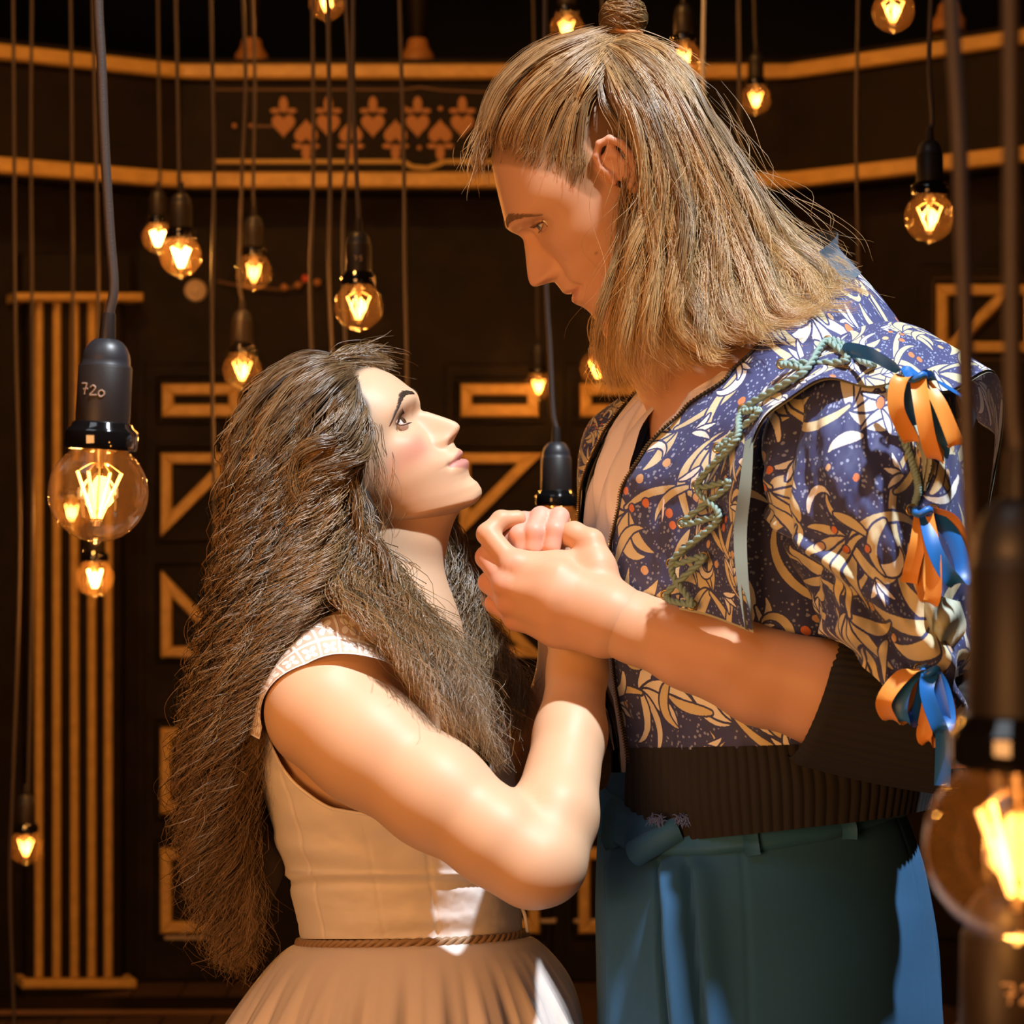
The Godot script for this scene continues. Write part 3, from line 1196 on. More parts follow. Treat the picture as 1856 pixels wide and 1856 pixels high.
func eye(m: MB, gloss: MB, lash: MB, h: Head, o: Dictionary, side: float):
	# ball, two lids and lashes; o.at: [f, v, z] centre, o.look: [right, down] turn of the gaze in radians, o.open: [upper, lower] lid angles
	var c := Vector3(o.at[0], o.at[1], o.at[2] * side)
	var r := 11.8
	# local axes: forward turned outward a little, as eyes are set
	var out: float = o.get("turn", 0.22) * side
	var fx := Vector3(cos(out), 0, sin(out))
	var vx := Vector3(0, 1, 0)
	var zx := Vector3(-sin(out), 0, cos(out)) * side
	var ball := PackedVector3Array()
	var cols := PackedColorArray()
	var n := 40
	var gaze := Basis(Vector3(0, 0, 1), o.look[1]) * Vector3(1, 0, 0)
	gaze = Basis(Vector3(0, 1, 0), -o.look[0]) * gaze
	# gaze is in (f, v, z) with v down
	for i in n + 1:
		var a := PI * i / n
		for j in n:
			var t := TAU * j / n
			# pole of the sphere lies along the gaze
			var side1 := gaze.cross(Vector3(0, 1, 0.01)).normalized()
			var side2 := gaze.cross(side1)
			var dir := gaze * cos(a) + (side1 * cos(t) + side2 * sin(t)) * sin(a)
			var bulge := 0.9 * exp(-pow(a / 0.42, 4.0))
			var p := c + dir * (r + bulge)
			ball.append(h.to_world(p.x, p.y, p.z))
			var col := Color(0.62, 0.56, 0.52)
			if a < 0.19:
				col = Color(0.008, 0.006, 0.006)
			elif a < 0.50:
				col = o.iris
				if a > 0.43:
					col = o.iris * 0.35
			col.a = 1.0
			cols.append(col)
	gloss.grid(ball, n + 1, n, true, cols)
	# lids: shells over the ball from the opening to past the socket
	for lid: float in [-1.0, 1.0]:
		var rows := 10
		var k := 25
		var pts := PackedVector3Array()
		var lc := PackedColorArray()
		var edge := PackedVector3Array()
		for i in rows:
			for j in k:
				var u := (float(j) / (k - 1)) * 2.0 - 1.0      # inner corner -1 .. outer corner 1
				var az := u * 0.98
				var arch := pow(maxf(1.0 - u * u, 0.0), 0.6)
				var open_: float = (o.open[0] if lid < 0.0 else o.open[1]) * arch + o.get("slant", 0.0) * u * -lid
				var el: float = lerpf(open_, 1.35, float(i) / (rows - 1))
				var rr := r + 1.5 - 0.25 * float(i == 0)
				if i > 5:
					rr -= (i - 5) * 0.9
				var dir: Vector3 = fx * (cos(el) * cos(az)) + zx * (cos(el) * sin(az)) + vx * (lid * sin(el))
				var p := c + dir * rr
				pts.append(h.to_world(p.x, p.y, p.z))
				lc.append(o.lid_color if i < 6 else o.skin_color)
				if i == 0:
					edge.append(h.to_world(p.x + 0.3, p.y, p.z))
		var mid := h.to_world(c.x, c.y, c.z)
		m.grid(pts, rows, k, false, lc, null, 1 if false else 0)
		# rim of the lid
		var rr2 := PackedFloat32Array()
		for j in k:
			rr2.append(0.0007 * h.scale / 1.8)
		m.tube(edge, rr2, 6, o.rim_color if lid < 0.0 else o.lid_color)
		# lashes
		var count := 34 if lid < 0.0 else 16
		for q in count:
			var u := -0.75 + 1.75 * q / float(count - 1)
			var az := u * 0.98
			var arch := pow(maxf(1.0 - u * u, 0.0), 0.6)
			var open_: float = (o.open[0] if lid < 0.0 else o.open[1]) * arch + o.get("slant", 0.0) * u * -lid
			var dir: Vector3 = fx * (cos(open_) * cos(az)) + zx * (cos(open_) * sin(az)) + vx * (lid * sin(open_))
			var len_: float = o.lash * (0.6 + 0.4 * (u + 1.0) * 0.5) * (1.0 if lid < 0.0 else 0.5)
			var p0: Vector3 = c + dir * (r + 1.4)
			var p1: Vector3 = p0 + (dir * 0.8 + fx * 0.4 + vx * (0.15 if lid < 0.0 else 0.5) + zx * u * 0.3) * len_ * 0.6
			var p2: Vector3 = p0 + (dir * 0.9 + fx * 0.5 + vx * (lid * 0.55) + zx * u * 0.45) * len_
			lash.tube(PackedVector3Array([h.to_world(p0.x, p0.y, p0.z), h.to_world(p1.x, p1.y, p1.z), h.to_world(p2.x, p2.y, p2.z)]), PackedFloat32Array([0.00028, 0.0002, 0.00006]), 4, null, false)

func brow(lash: MB, h: Head, pts: Array, thick: Array, count: int, length: float, surf: Callable, seed_: int):
	# short hairs along a line of [v, z]
	var r := RandomNumberGenerator.new()
	r.seed = seed_
	for side in [1.0, -1.0]:
		for q in count:
			var t := r.randf()
			var p: Vector2 = spline(pts, t)
			var tw: float = spline(thick, t)
			var dirp: Vector2 = spline(pts, minf(t + 0.05, 1.0)) - spline(pts, maxf(t - 0.05, 0.0))
			dirp = dirp.normalized()
			var off := r.randf_range(-1, 1) * tw
			var v := p.x + off * absf(dirp.y) * 0.9
			var z := p.y + off * -dirp.x * 0.3
			var lv := v - r.randf_range(0.25, 0.6) * length * (1.0 - t) + dirp.x * length * t * 0.8
			var lz := z + dirp.y * length * 0.85
			var a: Vector3 = surf.call(v, z, side, 0.1)
			var b: Vector3 = surf.call((v + lv) / 2, (z + lz) / 2, side, 0.7)
			var c: Vector3 = surf.call(lv, lz, side, 0.5)
			lash.tube(PackedVector3Array([a, b, c]), PackedFloat32Array([0.00026, 0.00024, 0.00008]), 4, null, false)

# ---------------------------------------------------------------- hair
func strands(m: MB, guides: Array, count: int, o: Dictionary):
	# hairs along a sheet given by guide lines (lists of [px, py, z]); o: segs, r, thick, wave, freq, clumps, seed, dark, light, tip, len
	var segs: int = o.get("segs", 22)
	var n := guides.size()
	var g := []
	for line in guides:
		var pts := []
		for q in line:
			pts.append(V(q))
		g.append(smooth_path(pts, segs + 1))
	var r := RandomNumberGenerator.new()
	r.seed = o.get("seed", 1)
	var clumps: int = o.get("clumps", 30)
	var spread: float = o.get("spread", 0.5)
	var cu := []
	for k in clumps:
		cu.append([(k + r.randf()) / clumps, r.randf() * TAU, r.randf_range(0.75, 1.3), Vector3(r.randfn(), r.randfn(), r.randfn()) * 0.75, r.randf_range(0.78, 1.0), r.randf_range(-1, 1)])
	var rad: float = o.get("r", 0.0005)
	var thick: float = o.get("thick", 0.012)
	var wave: float = o.get("wave", 0.004)
	var freq: float = o.get("freq", 5.0)
	var dark: Color = o.dark
	var light: Color = o.light
	var tip: Color = o.get("tip", light)
	var fly: float = o.get("fly", 0.1)
	var start: float = o.get("start", 0.0)
	var turn_: float = o.get("turn", 0.3)
	for q in count:
		var c: Array = cu[r.randi() % clumps]
		var wild := r.randf() < fly
		var du := r.randfn() * spread / clumps
		var off := Vector3(r.randfn(), r.randfn(), r.randfn()) * thick * (0.30 if not wild else 0.8)
		var phase: float = c[1] + r.randfn() * (0.22 if not wild else 2.0)
		var fr: float = freq * c[2] * r.randf_range(0.92, 1.08)
		var amp: float = wave * c[2] * r.randf_range(0.8, 1.15) * (1.0 if not wild else 1.6)
		var t0 := sqrt(r.randf()) * start
		var t1: float = c[4] * r.randf_range(o.get("len", 0.86), 1.0)
		if r.randf() < 0.2:
			t1 *= r.randf_range(0.5, 1.0)
		var col := dark.lerp(light, clampf(0.5 + 0.16 * r.randfn() + 0.38 * c[5], 0.0, 1.0))
		var rr := rad * r.randf_range(0.6, 1.2)
		var drift: Vector3 = Vector3(r.randfn(), r.randfn(), r.randfn()) * (o.get("drift", 0.012) if wild else 0.003)
		var prev := Vector3.ZERO
		var face := Vector3(r.randfn() * turn_, r.randfn() * turn_, 1.0).normalized()
		var base := m.v.size()
		for s in segs + 1:
			var t := lerpf(t0, t1, float(s) / segs)
			var u := clampf(c[0] + du * (1.2 - 0.6 * t), 0.0, 1.0) * (n - 1)
			var i := mini(int(u), n - 2)
			var x := t * segs
			var si := mini(int(x), segs - 1)
			var sf := x - si
			var fu := u - i
			var pa: Vector3 = g[i][si]
			pa = pa.lerp(g[i][si + 1], sf)
			var pb: Vector3 = g[i + 1][si]
			pb = pb.lerp(g[i + 1][si + 1], sf)
			var p := pa.lerp(pb, fu)
			var ang := phase + t * fr * TAU
			var env := smoothstep(0.05, 0.45, t) * (0.75 + 0.6 * t)
			p += Vector3(cos(ang), 0.25 * sin(ang * 0.7 + 1.0), sin(ang) * 0.9) * amp * env
			p += (off * (0.45 + 0.75 * t) + c[3] * thick) * smoothstep(0.0, 0.2, t + 0.04)
			p += drift * t * t
			var tan_: Vector3 = (p - prev) if s > 0 else (g[i][1] - g[i][0])
			prev = p
			tan_ = tan_.normalized()
			var ax := tan_.cross(face).normalized()
			var ay := ax.cross(tan_)
			var q2 := float(s) / segs
			var wdt := rr * (1.0 - 0.8 * q2 * q2) * minf(1.0, 0.2 + q2 * 4.0)
			var cc := col.lerp(tip, 0.6 * t * t)
			m.v.append(p + ax * wdt)
			m.v.append(p - ax * wdt)
			m.n.append((ay + ax * 0.8).normalized())
			m.n.append((ay - ax * 0.8).normalized())
			m.c.append(cc)
			m.c.append(cc)
			m.uv.append(Vector2.ZERO)
			m.uv.append(Vector2.ZERO)
		var g0 := (m.v[base + 2] - m.v[base]).cross(m.v[base + 1] - m.v[base])
		var front_side := g0.dot(m.n[base] + m.n[base + 1]) >= 0.0
		for s in segs:
			var e := base + s * 2
			if front_side:
				m.idx.append_array([e, e + 1, e + 2, e + 1, e + 3, e + 2])
			else:
				m.idx.append_array([e, e + 2, e + 1, e + 1, e + 2, e + 3])
	m.colored = true

func hair_material(rough := 0.38) -> StandardMaterial3D:
	var h := mat(Color.WHITE, rough, 0.0, 0.6)
	h.vertex_color_use_as_albedo = true
	h.backlight_enabled = rough < 0.6
	h.backlight = Color(0.5, 0.5, 0.5)
	return h

func skin_material() -> StandardMaterial3D:
	var s := mat(Color.WHITE, 0.5, 0.0, 0.42)
	s.vertex_color_use_as_albedo = true
	s.subsurf_scatter_enabled = true
	s.subsurf_scatter_strength = 0.12
	return s

func eye_material() -> StandardMaterial3D:
	var s := mat(Color.WHITE, 0.08, 0.0, 0.5)
	s.vertex_color_use_as_albedo = true
	return s

# ---------------------------------------------------------------- the woman
const W_SKIN := Color(0.63, 0.40, 0.25)
const M_SKIN := Color(0.62, 0.345, 0.205)

func woman_skin(f: float, v: float, z: float, side: float) -> Color:
	var c := W_SKIN
	var blush := gauss((v - 30.0) / 15.0) * gauss((z - 47.0) / 20.0)
	c = c.lerp(Color(0.60, 0.24, 0.17), 0.8 * blush)
	c = c.lerp(Color(0.58, 0.29, 0.21), 0.35 * gauss((v - 38.0) / 9.0) * gauss(z / 14.0))
	# lips
	var zz := z / 24.0
	if zz < 1.0:
		var top := 54.5 + 7.5 * zz * zz + 1.2 * gauss(z / 3.0)
		var bot := 76.0 - 10.0 * zz * zz
		var inside := smoothstep(top - 1.0, top + 1.0, v) * (1.0 - smoothstep(bot - 1.2, bot + 1.2, v))
		c = c.lerp(Color(0.46, 0.17, 0.15), 0.85 * inside)
	# skin under the hair is as dark as the hair's roots
	var line := -66.0 + 52.0 * smoothstep(45.0, 72.0, z)
	var scalp := maxf(1.0 - smoothstep(line - 5.0, line + 4.0, v), smoothstep(-78.0, -92.0, f) * (1.0 - smoothstep(42.0, 52.0, v)))
	c = c.lerp(Color(0.05, 0.03, 0.018), scalp)
	c.a = 1.0
	return c

func make_woman():
	var t := thing("person", "woman in a cream sleeveless dress gazing up at the man, hands clasped with his", "person", P(745, 928, PEOPLE) * Vector3(1, 0, 1))
	var inv := t.transform.affine_inverse()
	var holder := Node3D.new()
	var skin := MB.new()
	# ---- head
	var h := Head.new()
	h.host = self
	h.origin = Vector2(764, 742)
	h.down = Vector2(0.5514, 0.8343)
	h.fwd = Vector2(0.8343, -0.5514)
	h.yaw = deg_to_rad(7.0)
	var o := {
		"rows": 190, "cols": 224, "v0": -97.0, "v1": 113.0, "skin": woman_skin,
		"prof": [[-97, -98], [-96.3, -88], [-94, -75], [-90, -61], [-84, -46], [-76, -32], [-61, -16], [-45.4, -5.3], [-28, 1.1], [-17.7, 3.9], [-7.3, 2.8], [0, 0.2], [6, 4.9], [17.7, 14.2], [26.7, 20.8], [31, 23.2], [34.6, 23.8], [38, 21.4], [41.9, 14.6], [45.2, 9.6], [51, 8.7], [55, 10.6], [57.6, 11.0], [60.5, 10.4], [62.9, 8.0], [65.5, 9.4], [69, 10.5], [71.7, 9.9], [77.8, 6.0], [83.2, 4.6], [88, 5.6], [93, 7.2], [99, 7.0], [103.4, 5.2], [108, 0.6], [111, -8], [113, -18]],
		"base": [[-97, -98], [-96.3, -88], [-94, -75], [-90, -61], [-84, -46], [-76, -32], [-61, -16], [-45.4, -5.3], [-28, 1.1], [-17.7, 2.5], [-7.3, -1], [0, -5], [10, -8], [25, -7], [38, -4], [45, -1], [55, 2], [63, 3], [72, 2], [83, 0.5], [93, 0], [103, -3], [108, -6], [111, -12], [113, -20]],
		"wide": [[-97, 6], [-96.3, 22], [-94, 36], [-90, 47], [-82, 57], [-64, 68], [-40, 74], [-10, 74.5], [10, 73], [30, 70], [50, 65], [70, 60], [85, 56], [100, 51], [113, 44]],
		"back": [[-97, -102], [-96.3, -118], [-94, -132], [-86, -152], [-72, -168], [-46, -183], [-20, -188], [10, -182], [35, -165], [60, -130], [85, -112], [113, -95]],
		"spread": [[-30, 40], [-10, 16], [0, 9], [10, 8.5], [24, 9.5], [33, 11.5], [40, 13], [44, 12], [49, 17], [57, 22], [66, 23], [74, 21], [83, 22], [95, 20], [108, 24]],
		"tilt": [[30, 0.0], [50, 0.05], [65, 0.13], [85, 0.27], [100, 0.36], [113, 0.42]],
		"axis": [[-113, -97], [-60, -95], [0, -92], [50, -82], [85, -74], [113, -66]],
		"power": [[-113, 2.0], [-60, 2.2], [-20, 2.35], [10, 2.3], [45, 2.15], [70, 1.95], [90, 1.75], [113, 1.6]],
		"bump": [[-13, 22, 8, 22, 2.2], [0, 34, 9.5, 14, -8.5], [1, 46, 10, 9, -4.5], [1, 13, 9, 6, -3.0], [24, 47, 15, 17, 4.5], [39, 13.5, 5.5, 4.5, 4.2], [39, 20.5, 8, 3.6, -2.4], [44.5, 7.5, 2.6, 3.6, -3.4], [52, 33, 12, 10, 1.5], [63, 0, 1.7, 21, -2.0], [64.5, 25, 4, 4, -2.4], [58.5, 9, 3.2, 8, 1.0], [69.5, 0, 3.4, 15, 1.0], [70, 44, 18, 14, -1.5], [55, 22, 10, 4, -0.8]],
	}
	head_mesh(skin, h, o)
	var gloss := MB.new()
	var lash := MB.new()
	var surf := func(v, z, side, lift):
		return h.to_world(face_f(o, v, z) + lift, v, z * side + side * lift * z / 60.0)
	for side in [1.0, -1.0]:
		eye(skin, gloss, lash, h, {"at": [-27.5, 0.5, 31.0], "look": [0.10, -0.12], "open": [0.50, 0.24], "iris": Color(0.09, 0.045, 0.02), "lash": 7.5, "turn": 0.20, "slant": 0.05, "lid_color": Color(0.50, 0.28, 0.2), "rim_color": Color(0.07, 0.03, 0.02), "skin_color": W_SKIN * 0.97}, side)
	brow(lash, h, [Vector2(-17, 9), Vector2(-21, 20), Vector2(-22, 32), Vector2(-16, 44), Vector2(-8, 53)], [2.0, 2.6, 2.3, 1.6, 0.7], 240, 7.0, surf, 5)
	# ---- ear
	ear(skin, h, Vector3(-98, 16, 70), 29.0, Color(0.6, 0.3, 0.2), 6)
	# ---- neck, trunk, right arm, right hand
	var b := Blob.new()
	var K := W_SKIN
	b.chain([V([692, 880, 0.0]), V([700, 1000, 0.0]), V([690, 1120, 0.0])], [0.052, 0.042, 0.055], 0.03, K)
	b.chain([V([725, 905, 0.0]), V([741, 985, 0.0]), V([731, 1060, 0.0]), V([725, 1130, 0.0])], [0.024, 0.0245, 0.024, 0.03], 0.03, K)
	b.bone(V([812, 902, 0.0]), V([752, 952, 0.0]), 0.017, 0.022, 0.03, K)
	b.bone(V([690, 1140, 0.0]), V([615, 1225, 0.13]), 0.05, 0.045, 0.04, K)
	b.bone(V([690, 1140, 0.0]), V([650, 1230, -0.13]), 0.05, 0.045, 0.04, K)
	b.bone(V([670, 1210, 0.0]), V([700, 1450, 0.0]), 0.09, 0.095, 0.05, K)
	b.bone(V([610, 1260, 0.07]), V([650, 1450, 0.05]), 0.066, 0.06, 0.05, K)
	b.bone(V([610, 1260, -0.07]), V([650, 1450, -0.05]), 0.066, 0.06, 0.05, K)
	# right arm: shoulder, elbow, wrist
	b.chain([V([592, 1288, 0.150]), V([668, 1352, 0.172]), V([790, 1440, 0.200]), V([900, 1520, 0.222]), V([962, 1567, 0.232])], [0.058, 0.053, 0.0475, 0.0405, 0.036], 0.018, K)
	b.chain([V([962, 1567, 0.232]), V([985, 1560, 0.225]), V([1004, 1480, 0.195]), V([1034, 1330, 0.125]), V([1047, 1215, 0.075]), V([1044, 1150, 0.060])], [0.036, 0.0365, 0.0385, 0.0325, 0.0275, 0.026], 0.014, K)
	b.mesh_into(skin, 0.0042)
	# left arm, behind the clasped hands
	var lb := Blob.new()
	lb.chain([V([650, 1270, -0.14]), V([800, 1420, -0.15]), V([930, 1520, -0.14])], [0.055, 0.046, 0.036], 0.018, K)
	lb.chain([V([930, 1520, -0.14]), V([990, 1350, -0.09]), V([1030, 1200, -0.04]), V([1010, 1080, 0.0])], [0.036, 0.036, 0.028, 0.026], 0.014, K)
	lb.mesh_into(skin, 0.007)
	# right hand: palm behind the man's hand, four fingers folded over it
	var hb := Blob.new()
	hb.chain([V([1047, 1215, 0.075]), V([1044, 1150, 0.060]), V([1020, 1075, 0.060]), V([1000, 1010, 0.055])], [0.0276, 0.0262, 0.026, 0.024], 0.012, K)
	hb.chain([V([1025, 1090, 0.05]), V([985, 1020, 0.045])], [0.02, 0.02], 0.012, K)
	var tip := Color(0.66, 0.34, 0.25)
	hb.chain([V([1012, 985, 0.068]), V([1013, 938, 0.082]), V([1006, 962, 0.100]), V([1000, 992, 0.104])], [0.0098, 0.0098, 0.0092, 0.0086], 0.004, tip)
	hb.chain([V([985, 990, 0.060]), V([980, 938, 0.080]), V([968, 965, 0.100]), V([966, 994, 0.102])], [0.0102, 0.0102, 0.0096, 0.0088], 0.004, tip)
	hb.chain([V([960, 1000, 0.055]), V([950, 946, 0.076]), V([941, 970, 0.096]), V([944, 996, 0.098])], [0.0100, 0.0098, 0.0092, 0.0084], 0.004, tip)
	hb.chain([V([940, 1010, 0.050]), V([926, 958, 0.070]), V([920, 978, 0.088]), V([925, 998, 0.090])], [0.0088, 0.0086, 0.0080, 0.0076], 0.004, tip)
	hb.mesh_into(skin, 0.0019)
	var body_mesh := ArrayMesh.new()
	skin.add_to(body_mesh, skin_material())
	gloss.add_to(body_mesh, eye_material())
	moved(body_mesh, "body", t, inv, "woman's fair skin, face tilted up, bare right arm bent at the elbow")
	var lm := mat(lin(0.045, 0.026, 0.016), 0.6)
	moved(lash.mesh(lm), "brows_and_lashes", t, inv, "dark brown brows and lashes")
	woman_hair(t, inv)
	woman_dress(t, inv, b)

func moved(m: Mesh, called: String, parent: Node, inv: Transform3D, label := "") -> MeshInstance3D:
	# a mesh given in world positions, under a thing (or a part) that stands elsewhere
	var o := place(m, called, parent, Vector3.ZERO, label)
	if parent.get_parent() == self:
		o.transform = inv
	return o

func face_f(o: Dictionary, v: float, z: float) -> float:
	# forward position of the face surface at height v and distance z from the middle (bumps included, as in head_mesh)
	var bf := table(o.base, v)
	var fc := table(o.axis, v)
	var wd := table(o.wide, v)
	var p := table(o.power, v)
	var s := pow(clampf(z / wd, 0.0, 0.999), p)
	var cs := pow(1.0 - s, 1.0 / p)
	var f := fc + (bf - fc) * cs
	f += (table(o.prof, v) - bf) * exp(-pow(z / table(o.spread, v), 2.6))
	var df := 0.0
	for b in o.bump:
		var dv: float = (v - b[0]) / b[2]
		var dz: float = (z - b[1]) / b[3]
		df += b[4] * exp(-dv * dv - dz * dz)
	var th := acos(clampf(pow(cs, p / 2.0), 0.0, 1.0))
	return f + df * maxf(cos(th), 0.25)

func ear(m: MB, h: Head, at: Vector3, size: float, color: Color, seed_: int):
	# at: (f, v, z) centre; built of capsules: helix, antihelix, bowl, tragus and lobe
	for side in [1.0, -1.0]:
		var b := Blob.new()
		var k := size / 30.0
		var q := func(x, y, out):
			# x back, y down from the centre; the ear stands off the head at the back
			return h.to_world(at.x - x * k, at.y + y * k, (at.z + out * k + x * 0.30 * k) * side)
		var mm := 0.001 * k
		var dk := color
		b.chain([q.call(-6, 2, 3), q.call(-9, -8, 3), q.call(-6, -20, 4), q.call(3, -27, 5), q.call(13, -25, 6), q.call(19, -15, 6), q.call(19, -2, 6), q.call(14, 10, 5), q.call(8, 19, 4)], [2.6 * mm, 2.8 * mm, 3.2 * mm, 3.4 * mm, 3.6 * mm, 3.6 * mm, 3.4 * mm, 3.2 * mm, 3.4 * mm], 0.002, color)
		b.chain([q.call(3, -14, 3.5), q.call(9, -9, 4), q.call(10, 1, 4.5), q.call(5, 11, 4)], [2.4 * mm, 2.8 * mm, 2.8 * mm, 2.6 * mm], 0.003, color)
		b.bone(q.call(9, -9, 4), q.call(9, -19, 4), 2.4 * mm, 2.0 * mm, 0.003, color)
		b.bone(q.call(3, 20, 2.5), q.call(4, 25, 2.5), 5.0 * mm, 4.6 * mm, 0.004, color)
		b.bone(q.call(-6, 4, 2.5), q.call(-7, 9, 2.0), 3.2 * mm, 3.0 * mm, 0.003, color)
		# the plate behind
		b.bone(q.call(8, -15, 0), q.call(5, 12, 0), 5.6 * mm, 4.6 * mm, 0.004, dk)
		b.bone(q.call(0, -12, -2), q.call(0, 8, -2), 5.6 * mm, 4.6 * mm, 0.004, dk)
		b.mesh_into(m, 0.0010 if side > 0.0 else 0.003)

func woman_hair(t: Node3D, inv: Transform3D):
	var m := MB.new()
	var dark := Color(0.040, 0.023, 0.011)
	var light := Color(0.29, 0.170, 0.070)
	var tip := Color(0.34, 0.205, 0.085)
	# the mass under the strands
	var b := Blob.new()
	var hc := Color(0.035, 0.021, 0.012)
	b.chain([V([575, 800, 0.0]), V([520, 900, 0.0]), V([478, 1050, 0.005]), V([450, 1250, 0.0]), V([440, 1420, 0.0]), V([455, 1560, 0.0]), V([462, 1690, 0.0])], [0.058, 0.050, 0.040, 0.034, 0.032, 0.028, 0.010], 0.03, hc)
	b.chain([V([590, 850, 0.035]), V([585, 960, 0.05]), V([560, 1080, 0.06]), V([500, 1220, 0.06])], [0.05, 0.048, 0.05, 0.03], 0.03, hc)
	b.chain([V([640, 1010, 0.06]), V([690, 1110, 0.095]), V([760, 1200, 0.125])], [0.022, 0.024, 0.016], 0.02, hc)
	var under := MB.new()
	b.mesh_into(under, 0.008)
	var back := [
		[[640, 652, -0.05], [560, 650, -0.05], [480, 710, -0.05], [425, 800, -0.05], [412, 920, -0.05], [388, 1060, -0.05], [366, 1230, -0.045], [360, 1400, -0.04], [372, 1560, -0.03], [402, 1700, -0.02], [440, 1790, 0.0]],
		[[625, 648, -0.01], [550, 658, -0.005], [475, 705, 0.0], [420, 790, 0.005], [408, 900, 0.01], [386, 1050, 0.01], [362, 1230, 0.01], [356, 1400, 0.01], [368, 1560, 0.01], [406, 1690, 0.01], [446, 1780, 0.0]],
		[[645, 655, 0.02], [580, 668, 0.045], [510, 715, 0.06], [455, 800, 0.062], [428, 910, 0.06], [405, 1050, 0.06], [378, 1230, 0.055], [366, 1400, 0.05], [378, 1560, 0.04], [420, 1690, 0.03], [452, 1770, 0.01]],
		[[650, 664, 0.04], [605, 690, 0.070], [552, 740, 0.085], [508, 830, 0.088], [478, 930, 0.086], [450, 1060, 0.088], [416, 1210, 0.085], [398, 1370, 0.07], [404, 1540, 0.055], [436, 1670, 0.04], [460, 1760, 0.02]],
		[[652, 676, 0.052], [620, 710, 0.078], [575, 770, 0.093], [545, 850, 0.095], [520, 940, 0.095], [490, 1060, 0.1], [450, 1200, 0.1], [428, 1360, 0.085], [432, 1530, 0.06], [452, 1680, 0.04], [470, 1770, 0.02]],
	]
	var tuck := func(q):
		return [q[0] + 42.0 * gauss((q[1] - 1030.0) / 330.0) * clampf(1.0 - (q[0] - 380.0) / 170.0, 0.0, 1.0), q[1], q[2]]
	for k in back.size():
		back[k] = back[k].map(tuck)
	strands(m, back, 6000, {"segs": 34, "r": 0.00052, "thick": 0.0085, "wave": 0.0075, "freq": 8.0, "clumps": 74, "spread": 0.55, "seed": 11, "dark": dark, "light": light, "tip": tip, "fly": 0.12, "start": 0.1})
	# ringlets that stand out of the mass
	var ring := []
	for line in back:
		ring.append(line.map(func(q): return [q[0] - 4.0, q[1], q[2] + 0.010]))
	strands(m, ring, 3000, {"segs": 40, "r": 0.0005, "thick": 0.006, "wave": 0.0095, "freq": 8.0, "clumps": 34, "spread": 0.16, "seed": 31, "dark": dark, "light": light, "tip": tip, "fly": 0.05, "start": 0.55})
	var side := [
		[[652, 676, 0.052], [618, 712, 0.080], [572, 775, 0.096], [548, 850, 0.1], [530, 940, 0.1], [505, 1050, 0.11], [466, 1190, 0.11], [440, 1340, 0.09], [440, 1500, 0.06]],
		[[655, 700, 0.058], [630, 745, 0.083], [596, 800, 0.097], [572, 870, 0.1], [560, 950, 0.1], [540, 1045, 0.115], [490, 1140, 0.12], [450, 1280, 0.11], [440, 1420, 0.09]],
		[[658, 728, 0.062], [648, 775, 0.084], [620, 830, 0.097], [600, 890, 0.1], [592, 965, 0.105], [586, 1040, 0.12], [545, 1100, 0.13], [490, 1160, 0.125], [450, 1270, 0.11]],
	]
	strands(m, side, 3200, {"segs": 28, "r": 0.00052, "thick": 0.009, "wave": 0.0085, "freq": 6.0, "clumps": 36, "spread": 0.55, "seed": 12, "dark": dark, "light": light, "tip": tip, "fly": 0.10, "start": 0.15})
	var ring2 := []
	for line in side:
		ring2.append(line.map(func(q): return [q[0], q[1], q[2] + 0.010]))
	strands(m, ring2, 1500, {"segs": 36, "r": 0.0005, "thick": 0.006, "wave": 0.0095, "freq": 6.0, "clumps": 16, "spread": 0.16, "seed": 32, "dark": dark, "light": light, "tip": tip, "fly": 0.05, "start": 0.3})
	# twist pinned back over the ear
	var twist := [
		[[650, 690, 0.07], [640, 745, 0.092], [612, 784, 0.118], [572, 792, 0.122], [536, 824, 0.120], [532, 878, 0.116], [575, 908, 0.112], [600, 890, 0.100]],
		[[655, 730, 0.07], [645, 790, 0.092], [630, 822, 0.118], [600, 838, 0.126], [568, 850, 0.126], [558, 882, 0.120], [585, 902, 0.114], [605, 885, 0.100]],
		[[655, 770, 0.07], [650, 830, 0.09], [640, 866, 0.112], [618, 876, 0.118], [596, 878, 0.120], [590, 895, 0.116], [600, 908, 0.11], [612, 890, 0.1]],
	]
	strands(m, twist, 1300, {"segs": 20, "r": 0.00052, "thick": 0.006, "wave": 0.002, "freq": 2.5, "clumps": 16, "spread": 0.9, "seed": 13, "dark": dark, "light": light, "tip": tip, "fly": 0.06})
	var front := [
		[[650, 720, 0.066], [628, 800, 0.092], [604, 880, 0.1], [592, 965, 0.105], [604, 1050, 0.125], [664, 1108, 0.165], [738, 1180, 0.19], [798, 1268, 0.20], [866, 1388, 0.19]],
		[[650, 745, 0.067], [628, 820, 0.09], [608, 890, 0.097], [608, 965, 0.1], [640, 1050, 0.12], [704, 1122, 0.155], [772, 1200, 0.175], [828, 1292, 0.178], [888, 1410, 0.165]],
		[[650, 770, 0.067], [632, 840, 0.086], [622, 905, 0.092], [636, 970, 0.094], [676, 1050, 0.108], [735, 1125, 0.13], [800, 1210, 0.148], [855, 1300, 0.15], [912, 1430, 0.14]],
		[[650, 800, 0.067], [634, 870, 0.082], [634, 930, 0.084], [664, 1000, 0.084], [712, 1062, 0.088], [760, 1130, 0.1], [830, 1205, 0.11], [880, 1290, 0.12], [925, 1390, 0.11]],
	]
	strands(m, front, 3400, {"segs": 28, "r": 0.0005, "thick": 0.0095, "wave": 0.0065, "freq": 6.5, "clumps": 34, "spread": 0.55, "seed": 14, "dark": dark, "light": light, "tip": tip, "fly": 0.10, "start": 0.2})
